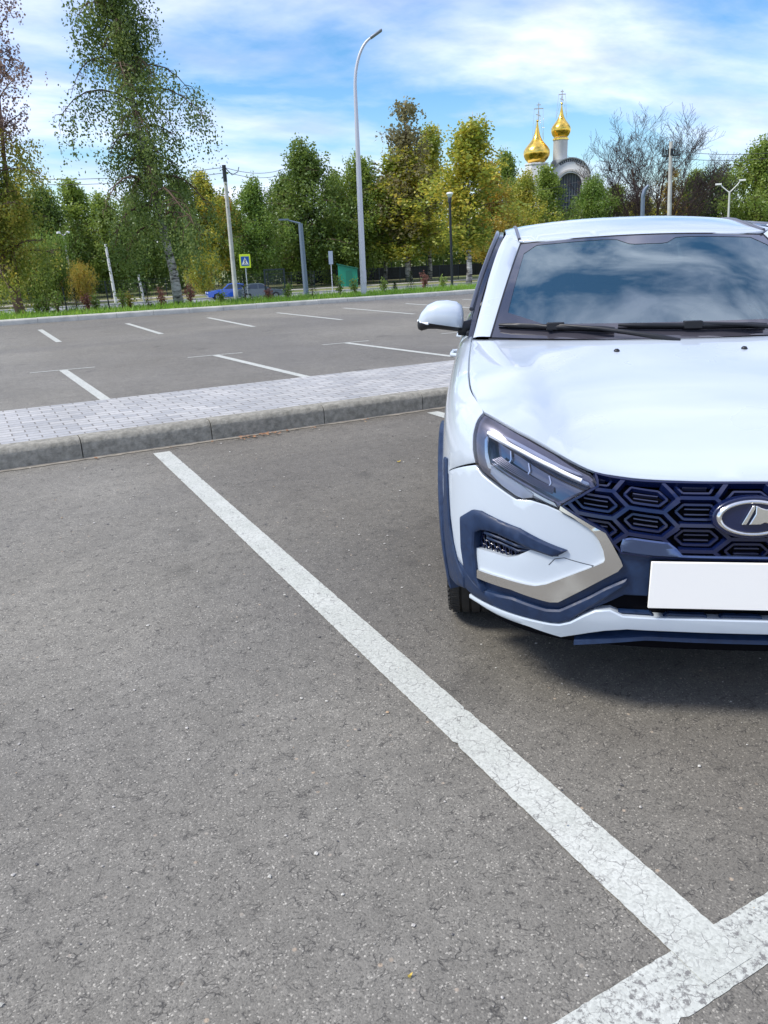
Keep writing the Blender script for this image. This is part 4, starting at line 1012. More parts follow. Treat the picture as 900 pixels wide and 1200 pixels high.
# ---------------------------------------------------------------- foliage
def leafmat(name, stops, trans=.5, nscale=.35, edge=.6):
    m = bpy.data.materials.new(name); m.use_nodes = True; t = m.node_tree; t.nodes.clear()
    o = N(t, 'ShaderNodeOutputMaterial'); ge = N(t, 'ShaderNodeNewGeometry'); tc = N(t, 'ShaderNodeTexCoord')
    n = N(t, 'ShaderNodeTexNoise', i_Scale=nscale, i_Detail=3.0); t.links.new(tc.outputs['Object'], n.inputs[0])
    f = mth(t, 'ADD', mth(t, 'MULTIPLY', ge.outputs['Random Per Island'], .45), mth(t, 'MULTIPLY', ramp(t, n.outputs[0], [(.3, 0), (.7, 1)]), edge))
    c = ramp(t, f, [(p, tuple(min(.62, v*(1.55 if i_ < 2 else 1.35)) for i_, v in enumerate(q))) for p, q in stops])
    d = N(t, 'ShaderNodeBsdfDiffuse'); tr = N(t, 'ShaderNodeBsdfTranslucent'); gl = N(t, 'ShaderNodeBsdfGlossy', i_Roughness=.45); gl.inputs[0].default_value = (.5, .55, .55, 1)
    t.links.new(c, d.inputs[0]); t.links.new(c, tr.inputs[0]); mx = N(t, 'ShaderNodeMixShader'); mx.inputs[0].default_value = trans
    t.links.new(d.outputs[0], mx.inputs[1]); t.links.new(tr.outputs[0], mx.inputs[2])
    m2 = N(t, 'ShaderNodeMixShader'); m2.inputs[0].default_value = .05; t.links.new(mx.outputs[0], m2.inputs[1]); t.links.new(gl.outputs[0], m2.inputs[2]); t.links.new(m2.outputs[0], o.inputs[0])
    return m
LG = leafmat('birch_leaves', [(.05, (.08, .125, .022)), (.5, (.15, .21, .04)), (.95, (.24, .28, .065))])
LD = leafmat('dark_leaves', [(.05, (.05, .09, .018)), (.5, (.10, .15, .032)), (.95, (.16, .205, .05))])
LY = leafmat('yellowing_leaves', [(.05, (.11, .16, .025)), (.45, (.21, .24, .04)), (.75, (.42, .34, .05)), (1, (.46, .28, .05))], nscale=.5)
LO = leafmat('orange_leaves', [(.05, (.12, .15, .025)), (.45, (.26, .22, .04)), (.8, (.42, .26, .045))], nscale=.5)
LP = leafmat('purple_leaves', [(.05, (.11, .075, .085)), (.5, (.18, .12, .125)), (.95, (.25, .17, .12))])
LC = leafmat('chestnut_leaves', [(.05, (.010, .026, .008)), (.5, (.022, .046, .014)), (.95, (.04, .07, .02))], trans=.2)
LI = leafmat('light_leaves', [(.05, (.06, .11, .02)), (.5, (.12, .19, .035)), (.95, (.20, .25, .06))])
birchb = mat('birch_bark', (.5, .5, .47), .8); t = birchb.node_tree; tc = N(t, 'ShaderNodeTexCoord'); mp = N(t, 'ShaderNodeMapping'); mp.inputs['Scale'].default_value = (1, 1, 3.2); t.links.new(tc.outputs['Object'], mp.inputs[0])
n = N(t, 'ShaderNodeTexNoise', i_Scale=2.6, i_Detail=5.0, i_Roughness=.65); t.links.new(mp.outputs[0], n.inputs[0]); t.links.new(ramp(t, n.outputs[0], [(.40, (.04, .036, .03)), (.5, (.36, .35, .31)), (.6, (.55, .54, .50))]), t.nodes['Principled BSDF'].inputs['Base Color'])
bark = noisy('brown_bark', (.07, .045, .03), (.14, .09, .06), 6, (.9, .95), bump=.5, stretch=(1, 1, .3))
bark_r = noisy('reddish_bark', (.13, .075, .055), (.22, .13, .10), 6, (.9, .95))
def tree_mesh(seed, H, crad, c0, nl, leaves, lsize, droop=.5, up=.9, top=.5, r0=None, bend=.03, spread=None, prof=None, ns=3, tier=1.0):
    """returns (trunk mesh data, crown mesh data).  H height, crad crown radius, c0 fraction of H where the crown starts"""
    rnd = random.Random(seed); r0 = r0 or H*.013
    tk = MB(); pts = []; n = 12; bx = rnd.uniform(-1, 1)*bend*H; by = rnd.uniform(-1, 1)*bend*H; ph = rnd.uniform(0, 6)
    for i in range(n+1):
        f = i/n; pts.append(Vector((bx*f*f+math.sin(f*5+ph)*.008*H, by*f*f+math.cos(f*4+ph)*.008*H, H*.98*f)))
    pts[0] = Vector((0, 0, -.3))
    tk.tube(pts, [r0*(1.25 if i == 0 else 1)*(1-.93*i/n) for i in range(n+1)], 8); tk.mi = 1
    def tp(f):
        x = f*n; i = min(int(x), n-1); return pts[i].lerp(pts[i+1], x-i)
    prof = prof or (lambda q: (.55+.45*math.sin(math.pi*min(1, q*1.6))) if q < .31 else max(.10, 1-((q-.31)/.69)**1.25))
    anchors = []; ga = rnd.uniform(0, 6)
    for i in range(nl):
        q = (i+rnd.random()*.8)/nl; f = c0+(1-c0)*.97*q; ga += 2.39996+rnd.uniform(-.3, .3)
        L = crad*prof(q)*rnd.uniform(.62, 1.22)*(1+.22*math.sin(q*23+seed)); p = tp(f).copy(); d = Vector((math.cos(ga), math.sin(ga), up*rnd.uniform(.7, 1.3)*(1+.6*q))).normalized()
        lp = [p.copy()]; k = 6; dd = d.copy()
        for j in range(k):
            dd = (dd+Vector((rnd.uniform(-.18, .18), rnd.uniform(-.18, .18), -droop*.22+rnd.uniform(-.1, .1)))).normalized()
            p = p+dd*(L*1.15/k); lp.append(p.copy())
        rr = max(.012, r0*.32*(1-.75*q)); tk.tube(lp, [rr*(1-.85*j/k) for j in range(k+1)], 5)
        for j in range(1, k+1):
            for s_ in range(ns):
                a = rnd.uniform(0, 6.28); tl = L*.32*rnd.uniform(.5, 1.1)*(1-.3*j/k)
                e = Vector((math.cos(a), math.sin(a), rnd.uniform(-.2, .6))).normalized(); e = (e+dd*.6).normalized()
                b0 = lp[j-1].lerp(lp[j], rnd.random()); b1 = b0+e*tl*.5; b2 = b1+(e+Vector((0, 0, -droop))).normalized()*tl*.6
                tk.tube([b0, b1, b2], [rr*.35, rr*.25, rr*.1], 3, False)
                anchors += [(b1, .7), (b2, 1.0), (b1.lerp(b2, .5), .9)]
    cr = MB(); per = max(1, leaves//max(1, len(anchors)))
    for (c, w) in anchors:
        if math.sin(c.x*2.9/crad*2+seed)*math.sin(c.y*2.7/crad*2+1)*math.sin(c.z*5.2/crad+seed*2)+rnd.uniform(-.45, .45) < -.12: continue
        kk = int(per*1.9*rnd.uniform(.3, 1.7)+rnd.random()); dl = droop*rnd.uniform(.4, 1.5)*crad*.30
        sp = .085*crad+lsize*.6
        nst = max(1, int(kk/7+rnd.random()))
        for _ in range(nst):
            p0 = c+Vector((rnd.gauss(0, sp), rnd.gauss(0, sp), rnd.gauss(0, sp*.7))); sl = dl*rnd.uniform(.5, 1.5)+lsize*2.2; dx = rnd.gauss(0, .12); dy = rnd.gauss(0, .12)
            for q_ in range(7):
                f = (q_+rnd.random())/7*sl; p = p0+Vector((dx*f+rnd.gauss(0, lsize*.55), dy*f+rnd.gauss(0, lsize*.55), -f+rnd.gauss(0, lsize*.3)))
                a = Vector((rnd.gauss(0, .7), rnd.gauss(0, .7), rnd.gauss(-.6, .7))).normalized(); b = a.cross(Vector((rnd.gauss(0, 1), rnd.gauss(0, 1), rnd.gauss(0, 1)))).normalized(); s = lsize*rnd.uniform(.6, 1.25)
                cr.add([p-a*s*.5, p+b*s*.33, p+a*s*.5, p-b*s*.33], [(0, 1, 2, 3)])
    def me(mb, nm, mt, sm):
        d = bpy.data.meshes.new(nm); d.from_pydata(mb.v, [], mb.f); d.materials.append(mt)
        if nm == 'trunk': d.materials.append(bark); d.polygons.foreach_set('material_index', mb.m)
        if sm: d.polygons.foreach_set('use_smooth', [True]*len(d.polygons))
        return d
    return me(tk, 'trunk', birchb, True), me(cr, 'crown', LG, False)
# far kinds, unit height 10 m, radius 2.2 m
KIND = {
 'tall': tree_mesh(1, 10, 1.75, .22, 38, 13000, .17, .55, 1.0, r0=.13),
 'tall2': tree_mesh(2, 10, 1.55, .25, 38, 12000, .17, .65, 1.1, r0=.12),
 'broad': tree_mesh(3, 10, 2.9, .14, 50, 20000, .18, .5, .8, r0=.16),
 'broad2': tree_mesh(4, 10, 2.6, .16, 48, 19000, .18, .75, .9, r0=.15),
 'sparse': tree_mesh(5, 10, 2.0, .25, 34, 1500, .16, .5, 1.0, r0=.15),
 'willow': tree_mesh(6, 10, 3.6, .08, 50, 22000, .18, 1.0, .8, r0=.2),
 'dense': tree_mesh(7, 10, 4.2, .05, 60, 24000, .20, .3, .6, r0=.25, prof=lambda q: math.sqrt(max(.02, 1-(q*1.05-.25)**2/.72))),
 'bush': tree_mesh(8, 10, 7.5, .02, 50, 16000, .42, .3, .9, r0=.3, prof=lambda q: math.sqrt(max(.02, 1-q**2))),
}
def plant(name, kind, px, Y, ytop, label, cat, leaf, wpx=None, barkm=None, group=None, rot=0.0):
    az = math.atan2(ray_w(px, 310).x, ray_w(px, 310).y); D = Y/math.cos(az); b = base(px, D); topz = spot(px, ytop, D).z; H = topz-b.z
    root = empty(name, b, rot); root['px'] = 0; del root['px']
    tag(root, label, cat, group)
    tm, cm = KIND[kind]; sz = H/10
    sx_ = sz
    if wpx:
        wid = (spot(px+wpx/2, 310, D)-spot(px-wpx/2, 310, D)).length; rad = {'tall': 1.5, 'tall2': 1.4, 'broad': 2.5, 'broad2': 2.3, 'sparse': 1.8, 'willow': 3.2, 'dense': 4.2, 'bush': 6.8}[kind]; sx_ = wid/2/rad
    for d, nm, mt in ((tm, 'trunk', barkm or birchb), (cm, 'crown', leaf)):
        o = bpy.data.objects.new(nm, d); COL.objects.link(o); o.parent = root; o.scale = (sx_, sx_, sz)
        o.material_slots[0].link = 'OBJECT'; o.material_slots[0].material = mt
    return root
TREES = [
 ('birch_tree', 'broad', -18, 97, 195, 'green birch at the left edge of the photo, behind the leaning brown-trunked tree', LG, 90),
 ('birch_tree', 'tall', 28, 99, 208, 'green birch half hidden behind the leaning brown-trunked tree near the kerb', LD, 60),
 ('birch_tree', 'broad', 60, 98, 214, 'broad dark green birch behind the yellow-green bushes, left of the twin-headed lamp', LD, 80),
 ('birch_tree', 'tall', 97, 101, 205, 'tallest olive green birch behind the twin-headed lamp', LG, 66),
 ('birch_tree', 'broad2', 128, 98, 222, 'green birch standing behind the short white post', LG, 74),
 ('birch_tree', 'broad', 165, 100, 226, 'dark green birch behind the left side of the big roadside birch', LD, 80),
 ('birch_tree', 'tall2', 218, 95, 198, 'dark green birch behind the right side of the big roadside birch', LD, 60),
 ('birch_tree', 'tall', 248, 93, 196, 'slim birch with orange patches behind the leaning utility pole', LY, 56),
 ('birch_tree', 'tall2', 272, 99, 222, 'small orange tinged birch just right of the leaning utility pole', LO, 50),
 ('birch_tree', 'broad2', 301, 92, 203, 'light green drooping birch behind the pedestrian crossing sign', LI, 66),
 ('birch_tree', 'broad', 338, 100, 200, 'dark green birch between the crossing sign and the grey lamp post', LD, 60),
 ('birch_tree', 'broad2', 364, 96, 158, 'tall broad green birch rising behind the grey lamp post', LD, 96),
 ('birch_tree', 'willow', 400, 100, 196, 'green birch behind the green kiosk', LG, 80),
 ('birch_tree', 'broad', 424, 95, 178, 'spreading green birch directly behind the tall curved lamp post', LG, 78),
 ('birch_tree', 'tall2', 450, 99, 205, 'yellow green birch just right of the tall curved lamp post', LY, 56),
 ('birch_tree', 'tall', 480, 92, 168, 'tallest half bare birch with dusky thin leaves at the top, right of the curved lamp', LY, 92),
 ('birch_tree', 'tall', 503, 96, 142, 'olive birch between the half bare birch and the black lamp post', LY, 60),
 ('birch_tree', 'tall2', 549, 74, 128, 'tall double-stemmed yellow green birch right of the black lamp post', LY, 84),
 ('birch_tree', 'tall', 575, 80, 185, 'orange yellow birch beside the windscreen pillar of the white car', LO, 60),
 ('birch_tree', 'tall2', 594, 101, 166, 'slim pointed green birch left of the golden domes', LG, 40),
 ('birch_tree', 'broad2', 612, 90, 196, 'yellow green birch in front of the left golden dome tower', LY, 62),
 ('birch_tree', 'tall', 637, 93, 190, 'green birch covering the left half of the church wall', LG, 52),
 ('birch_tree', 'broad', 692, 92, 203, 'light green birch just right of the church arch', LI, 60),
 ('birch_tree', 'tall', 716, 97, 214, 'small green birch left of the leafless tree', LG, 52),
 ('birch_tree', 'tall2', 745, 103, 226, 'low olive birch behind the leafless tree trunks', LY, 60),
 ('birch_tree', 'sparse', 778, 101, 196, 'thin rusty brown birch between the leafless tree and the concrete pole', LO, 50),
 ('birch_tree', 'tall', 809, 98, 196, 'small pointed green birch right of the concrete pole', LG, 44),
 ('chestnut_tree', 'dense', 832, 96, 205, 'round very dark green chestnut beside the twin-armed white lamp', LC, 92),
 ('birch_tree', 'broad', 880, 84, 158, 'tall dense green birch right of the twin-armed white lamp', LG, 92),
 ('birch_tree', 'broad2', 915, 90, 176, 'green birch cut by the right edge', LD, 80),
]
for i, (nm, kd, px, Y, yt, lb, lf, w) in enumerate(TREES):
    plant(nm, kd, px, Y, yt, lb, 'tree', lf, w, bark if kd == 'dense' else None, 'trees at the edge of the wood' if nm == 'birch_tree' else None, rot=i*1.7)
half = [o for o in COL.objects if o.get('label', '').startswith('tallest half bare birch')][0]
D_ = math.hypot(half.location.x, half.location.y); sc_ = (spot(480, 112, D_).z-half.location.z)/10
for d_, nm_, mt_ in zip(KIND['sparse'], ('upper_branches', 'upper_crown'), (bark, leafmat('dusky_leaves', [(.05, (.09, .08, .05)), (.5, (.15, .14, .07)), (.95, (.20, .16, .08))]))):
    o = bpy.data.objects.new(nm_, d_); COL.objects.link(o); o.parent = half; o.scale = (sc_*1.25, sc_*1.25, sc_); o.material_slots[0].link = 'OBJECT'; o.material_slots[0].material = mt_
# second leaf layers: yellowing undergrowth bushes
for i, (px, Y, yt, w, lf, lb) in enumerate([(38, 84, 292, 62, LG, 'green rounded bush right of the leaning brown trunk across the road'), (66, 86, 290, 56, LI, 'yellow green bush under the twin-headed lamp'), (92, 82, 318, 36, LO, 'orange brown bush at the foot of the twin-headed lamp'), (236, 88, 305, 40, LY, 'yellow bush behind the blue parked car'), (-22, 84, 300, 60, LG, 'green bush at the left edge of the photo across the road')]):
    plant('bush', 'bush', px, Y, yt, lb, 'bush', lf, w, bark, 'bushes across the road', rot=i*1.3)
# deep wood behind everything: uncountable mass
m = MB(); rnd = random.Random(5)
for i in range(125000):
    x = rnd.uniform(-75, 330); y = rnd.uniform(108, 124)+.12*x*0
    top = 7.0+1.9*math.sin(x*.21)+1.3*math.sin(x*.57+1)+.8*math.sin(x*1.3)
    z = -2.2+top*rnd.random()**.8*1.2; s = rnd.uniform(.45, .9)
    a = Vector((rnd.gauss(0, 1), rnd.gauss(0, 1), rnd.gauss(0, 1))).normalized(); b = a.cross(Vector((rnd.gauss(0, 1), rnd.gauss(0, 1), rnd.gauss(0, 1)))).normalized(); p = Vector((x, y, z))
    m.add([p-a*s*.5, p+b*s*.4, p+a*s*.5, p-b*s*.4], [(0, 1, 2, 3)])
tag(m.build('woods', LD), kind='stuff')
# ---------------------------------------------------------------- near trees
def near_tree(name, b, label, cat, tm, cm, leafm, barkm, rz=0, lean=(0, 0)):
    root = empty(name, b, rz); tag(root, label, cat); root.rotation_euler = (lean[0], lean[1], rz)
    for d, nm, mt in ((tm, 'trunk', barkm), (cm, 'crown', leafm)):
        d.materials[0] = mt; o = bpy.data.objects.new(nm, d); COL.objects.link(o); o.parent = root
    return root
bb = base(204, 26.3)
LB = leafmat('roadside_birch_leaves', [(.05, (.05, .085, .022)), (.5, (.10, .145, .038)), (.95, (.19, .23, .07))], nscale=.9)
tm, cm = tree_mesh(31, 13.2, 1.5, .17, 58, 46000, .088, 1.7, .95, r0=.15, bend=.0, ns=4, prof=lambda q: (1.12-.5*abs(q-.12)+.24*math.sin(q*19)) if q < .8 else 1-(q-.8)*3.2)
near_tree('birch_tree', bb, 'big drooping birch with white trunk on the grass strip, crown cut by photo top', 'tree', tm, cm, LB, birchb, 0, (0, R(-5.5)))
bb = base(16, 26.0)
LN = leafmat('autumn_leaves', [(.05, (.09, .12, .025)), (.45, (.17, .20, .035)), (.8, (.32, .27, .05))], nscale=1.2)
tm, cm = tree_mesh(33, 5.9, 1.45, .22, 36, 26000, .085, .8, .7, r0=.14, bend=.02, ns=4, prof=lambda q: math.sqrt(max(.05, 1-(q-.3)**2/.6)))
t1 = near_tree('roadside_tree', bb, 'leaning reddish-trunked tree at the left edge, olive below with sparse purple twigs above', 'tree', tm, cm, LN, bark_r, 0, (0, R(-8)))
tm, cm = tree_mesh(35, 10.6, 1.3, .45, 28, 4800, .085, .35, 1.3, r0=.09, bend=.03, ns=3, prof=lambda q: 1-.55*q)
for d, nm, mt in ((tm, 'upper_branches', bark_r), (cm, 'upper_crown', LP)):
    d.materials[0] = mt; o = bpy.data.objects.new(nm, d); COL.objects.link(o); o.parent = t1; o.rotation_euler = (0, R(11), 0)
# leafless tree
def bare_tree(px, Y, ytop, label):
    az = math.atan2(ray_w(px, 310).x, ray_w(px, 310).y); D = Y/math.cos(az); b = base(px, D); H = spot(px, ytop, D).z-b.z
    root = empty('bare_tree', b); tag(root, label, 'tree'); tk = MB(); tw = MB(); rnd = random.Random(9)
    def br_(p, d, L, r, lev, m):
        k = 5; pts = [p.copy()]; q = p.copy(); dd = d.copy()
        for j in range(k):
            dd = (dd+Vector((rnd.uniform(-.12, .12), rnd.uniform(-.12, .12), rnd.uniform(-.02, .12)))).normalized(); q = q+dd*L/k; pts.append(q.copy())
        m.tube(pts, [max(.017, r*(1-.72*j/k)) for j in range(k+1)], 6 if lev < 2 else 3, lev < 1)
        if lev < 4:
            nb = (9, 7, 6, 4)[lev]
            for j in range(nb):
                f = .22+.78*(j+rnd.random()*.7)/nb; i = min(k-1, int(f*k)); s = pts[i].lerp(pts[i+1], f*k-i if f*k-i <= 1 else 1)
                a = Vector((rnd.gauss(0, 1), rnd.gauss(0, 1), rnd.gauss(.0, .6))).normalized(); nd = (dd*.95+a*.95+Vector((0, 0, .12))).normalized()
                br_(s, nd, L*rnd.uniform(.40, .58), r*(1-.62*f)*.5, lev+1, tk if lev < 1 else tw)
    rt = Vector((CM[0][0], CM[1][0], 0)).normalized()
    for a, l in ((-.70, .80), (-.40, .93), (-.12, 1.02), (.14, 1.02), (.38, .95), (.66, .80)):
        d = (Vector((0, 0, 1))+rt*a*1.25+Vector((rnd.uniform(-.15, .15), rnd.uniform(-.15, .15), 0))).normalized(); br_(Vector((rt.x*a*.3, rt.y*a*.3, -.2)), d, H*l*.62, H*.0115, 0, tk)
    tk.build('trunk', bark, root, 60); tw.build('crown', mat('twigs', (.045, .03, .028), .9), root)
bare_tree(758, 90, 116, 'leafless many-stemmed tree with a fan of bare twigs, left of the concrete utility pole')
# ---------------------------------------------------------------- grass strip, shrubs
m = MB(); rnd = random.Random(21)
for i in range(34000):
    y = 22.68+rnd.random()**1.2*8; x = rnd.uniform(-2, 26); z = terr(y)+.10*max(0, 1-max(0, y-24)/3)-.01; h = rnd.uniform(.05, .17)*(1+.6*(math.sin(x*1.3)*math.sin(y*2.1+x*.4) > .35)); a = rnd.uniform(0, 6.28)
    w = Vector((math.cos(a), math.sin(a), 0))*rnd.uniform(.010, .022); l = Vector((rnd.gauss(0, .35), rnd.gauss(0, .35), 1))*h; p = Vector((x, y, z))
    m.add([p-w, p+w, p+l], [(0, 1, 2)])
tag(m.build('lawn_grass', leafmat('grass_blades', [(.05, (.09, .18, .02)), (.5, (.16, .28, .035)), (.95, (.26, .35, .07))], nscale=.8)), kind='stuff')
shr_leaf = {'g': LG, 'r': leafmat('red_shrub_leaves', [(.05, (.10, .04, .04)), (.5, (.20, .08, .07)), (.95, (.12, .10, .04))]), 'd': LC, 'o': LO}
SH = [(36, 24.6, 16, 'g', 'thin green shrub'), (47, 24.5, 20, 'g', 'taller thin green shrub'), (58, 24.3, 24, 'g', 'leggy green shrub'), (82, 24.6, 26, 'c', 'dark green young conifer'), (94, 24.4, 20, 'r', 'pinkish red shrub'), (105, 24.6, 18, 'g', 'small green shrub'), (137, 24.5, 22, 'g', 'spindly green shrub'), (146, 24.7, 16, 'o', 'rusty low shrub'), (168, 24.6, 24, 'c', 'dark young conifer'), (184, 24.5, 20, 'r', 'reddish shrub'), (219, 24.5, 24, 'r', 'dull red bushy shrub'), (255, 24.6, 12, 'g', 'low green shrub'), (284, 24.6, 30, 'c', 'tallest dark young conifer'), (312, 24.6, 12, 'r', 'tiny reddish shrub'), (335, 24.6, 16, 'g', 'small shrub'), (364, 24.6, 26, 'c', 'dark bushy young conifer'), (397, 24.6, 22, 'g', 'upright shrub'), (414, 24.7, 16, 'g', 'small round green shrub'), (449, 24.7, 16, 'g', 'short green shrub'), (462, 24.8, 12, 'c', 'low dark cushion conifer'), (481, 24.8, 22, 'c', 'bluish young conifer'), (498, 24.8, 20, 'r', 'brownish shrub'), (518, 24.8, 16, 'g', 'leafy green shrub')]
WHERE = {36: 'right of the leaning brown trunk', 47: 'second right of the leaning brown trunk', 58: 'left of the left-hand stake', 82: 'right of the left-hand stake', 94: 'right of the first dark conifer in the strip', 105: 'left of the tall stake', 137: 'right of the tall stake', 146: 'left of the dark conifer', 168: 'left of the big birch trunk', 184: 'touching the big birch trunk', 219: 'right of the big birch trunk', 255: 'in front of the blue car', 284: 'under the crossing sign', 312: 'in front of the dark parked car', 335: 'between the wire gate and the grey lamp post', 364: 'at the foot of the grey lamp post', 397: 'left of the tall curved lamp post', 414: 'touching the tall curved lamp post', 449: 'right of the tall curved lamp post', 462: 'left of the half bare birch', 481: 'below the half bare birch trunk', 498: 'left of the black lamp post', 518: 'touching the left of the black lamp post'}
for px, Y, hpx, k, lb in SH:
    az = math.atan2(ray_w(px, 310).x, ray_w(px, 310).y); D = Y/math.cos(az); b = base(px, D); b.z += .06; H = hpx*D/880; rnd = random.Random(px)
    root = empty('young_conifer' if k == 'c' else 'shrub', b); tag(root, lb+' on the grass strip, '+WHERE[px], 'conifer' if k == 'c' else 'shrub', 'shrubs on the grass strip')
    st = MB(); lv = MB()
    if k == 'c':
        st.tube([(0, 0, -.05), (0, 0, H)], [.02, .005], 5)
        for i in range(520):
            f = rnd.random()**1.3; a = rnd.uniform(0, 6.28); r = H*.36*(1-f)*rnd.uniform(.5, 1.1)+.01; p = Vector((math.cos(a)*r, math.sin(a)*r, H*(.05+f*.95)-r*.25)); d = Vector((math.cos(a), math.sin(a), rnd.uniform(-.2, .5))).normalized()*.07; s = d.cross(Vector((0, 0, 1))).normalized()*.014
            lv.add([p-d*.5, p+s, p+d, p-s], [(0, 1, 2, 3)])
        st.build('stem', bark, root); lv.build('foliage', LC, root)
    else:
        for i in range(7):
            a = rnd.uniform(0, 6.28); t_ = Vector((math.cos(a)*H*.32*rnd.random(), math.sin(a)*H*.32*rnd.random(), H*rnd.uniform(.6, 1.05))); st.tube([(0, 0, -.05), t_*.5+Vector((0, 0, .05)), t_], [.010, .008, .004], 4)
            for j in range(34):
                p = t_*rnd.uniform(.3, 1.05)+Vector((rnd.gauss(0, .06), rnd.gauss(0, .06), rnd.gauss(0, .05))); u = Vector((rnd.gauss(0, 1), rnd.gauss(0, 1), rnd.gauss(0, .6))).normalized()*.034; v = u.cross(Vector((rnd.gauss(0, 1), rnd.gauss(0, 1), rnd.gauss(0, 1)))).normalized()*.022
                lv.add([p-u, p+v, p+u, p-v], [(0, 1, 2, 3)])
        st.build('stem', bark, root); lv.build('foliage', shr_leaf[k], root)
dk = mat('dark_metal', (.03, .035, .04), .5, .5); galv = mat('galvanised', (.52, .54, .58), .42, .25)
grey_m = mat('grey_metal', (.16, .20, .26), .45, .4); concp = noisy('pole_concrete', (.38, .37, .34), (.55, .54, .5), 2, (.85, .95))
for px, hp, lb in ((70, 28, 'thin dark stake at the left of the grass strip, by the first conifer'), (121, 32, 'taller dark stake on the grass strip between the pink shrub and the big birch')):
    b = base(px, 25.4); m = MB(); m.tube([b, b+Vector((-.03, 0, hp*25.4/880))], [.022, .018], 6); tag(m.build('stake', dk), lb, 'stake')
# ---------------------------------------------------------------- lamp posts and poles
RT = lambda px: Vector((math.cos(math.atan2(ray_w(px, 310).x, ray_w(px, 310).y)), -math.sin(math.atan2(ray_w(px, 310).x, ray_w(px, 310).y)), 0))
# tall curved lamp on the strip
b = base(425, 26.8); z1 = spot(413, 105, 26.8).z; z2 = spot(425, 43, 26.8).z; rt = RT(425); hgt = z2-z1; rc = .70
root = empty('street_lamp', b); tag(root, 'tall white-grey lamp post with a curved top leaning over the lot', 'street lamp')
L = [Vector((0, 0, -.1)), Vector((0, 0, 1.2)), Vector((0, 0, 3.5)), Vector((0, 0, z1-b.z))]
for i in range(1, 12):
    a = R(90)*i/11*.86; L.append(Vector((0, 0, z1-b.z))+rt*rc*(1-math.cos(a))+Vector((0, 0, hgt*math.sin(a))))
rad = [.105, .10, .085, .055]+[.05-.0015*i for i in range(11)]
m = MB(); m.tube(L, rad, 14); m.build('pole', galv, root, 60)
e = L[-1]; dr = (L[-1]-L[-2]).normalized(); m = MB(); Mh = Matrix.Translation(e+dr*.18) @ dr.to_track_quat('X', 'Z').to_matrix().to_4x4()
m.box(-.20, -.09, -.035, .22, .09, .035, Mh); m.build('lamp_head', mat('lamp_head_grey', (.22, .25, .28), .4, .4), root, 50, bevel=.03, seg=3)
m = MB(); m.lathe([(.17, 0), (.17, .03), (.11, .04)], 14); m.box(-.06, -.115, .5, .06, -.09, .9); m.build('base_flange', galv, root, 50)
def pole(name, px, yb, ytop, D, r0, r1, mt, label, cat, pxt=None, group=None):
    b = base(px, D); t_ = spot(pxt if pxt else px, ytop, D); root = empty(name, b); tag(root, label, cat, group)
    m = MB(); top_ = t_-b; m.tube([Vector((0, 0, -.5))-top_*.03, top_], [r0, r1], 10); m.build('pole', mt, root, 60); return root, b, top_
# leaning utility pole
r_, b1, tp1 = pole('utility_pole', 273, 346, 196, 58, .17, .12, concp, 'leaning pale concrete utility pole with a dark wrapped top behind the grass strip', 'pole', 262.5)
m = MB(); m.tube([tp1*.90, tp1*1.015], [.14, .14], 8); rt = RT(262); m.tube([tp1+rt*.05, tp1+rt*.5-Vector((0, 0, .5)), tp1+rt*.9-Vector((0, 0, .3)), tp1+rt*1.0], .03, 5); m.build('insulator', dk, r_, 60)
# twin wires
wire = mat('wire', (.03, .03, .035), .6)
def cable(p, q, sag, lb, r=.018, n=14):
    m = MB(); L = [p.lerp(q, i/n)-Vector((0, 0, sag*4*(i/n)*(1-i/n))) for i in range(n+1)]; m.tube(L, r, 4); tag(m.build('overhead_wire', wire), lb, 'wire', 'overhead wires')
T1 = b1+tp1
cable(T1, spot(-60, 205, 66), .5, 'upper thin wire running from the leaning utility pole to the left edge'); cable(T1-Vector((0, 0, .35)), spot(-60, 211, 66), .5, 'lower thin wire running from the leaning utility pole to the left edge')
cable(T1, spot(335, 197, 76), .4, 'upper thin wire running right from the leaning utility pole into the birches'); cable(T1-Vector((0, 0, .25)), spot(335, 203, 76), .4, 'lower thin wire running right from the leaning utility pole into the birches')
# grey lamp with short arm
r_, b2, tp = pole('street_lamp', 357, 346, 262, 58, .20, .16, grey_m, 'grey lamp post with a short straight arm reaching left, behind the grass strip', 'street lamp', 352)
rt = RT(352); m = MB(); m.tube([tp, tp-rt*.9+Vector((0, 0, .25))], [.08, .06], 6); m.box(-.35, -.12, -.05, .35, .12, .05, Matrix.Translation(tp-rt*1.15+Vector((0, 0, .3))) @ Matrix.Rotation(math.atan2(rt.y, rt.x), 4, 'Z')); m.build('lamp_arm', grey_m, r_, 60)
# black park lamp with white globe
r_, b3, tp = pole('park_lamp', 530, 335, 232, 62, .11, .09, dk, 'black park lamp post with a white lantern among the yellow birches', 'park lamp', 527)
m = MB(); m.lathe([(0, 0), (.12, .03), (.26, .30), (.20, .38), (0, .42)], 12, Matrix.Translation(tp)); m.build('lantern', mat('lantern_white', (.75, .77, .8), .4), r_, 60)
m = MB(); m.lathe([(.16, -.3), (.12, 0), (.33, .45), (.05, .62)], 10, Matrix.Translation(tp)) if False else m.lathe([(.12, -.35), (.15, 0), (.10, .06)], 10, Matrix.Translation(tp)); m.build('collar', dk, r_, 60)
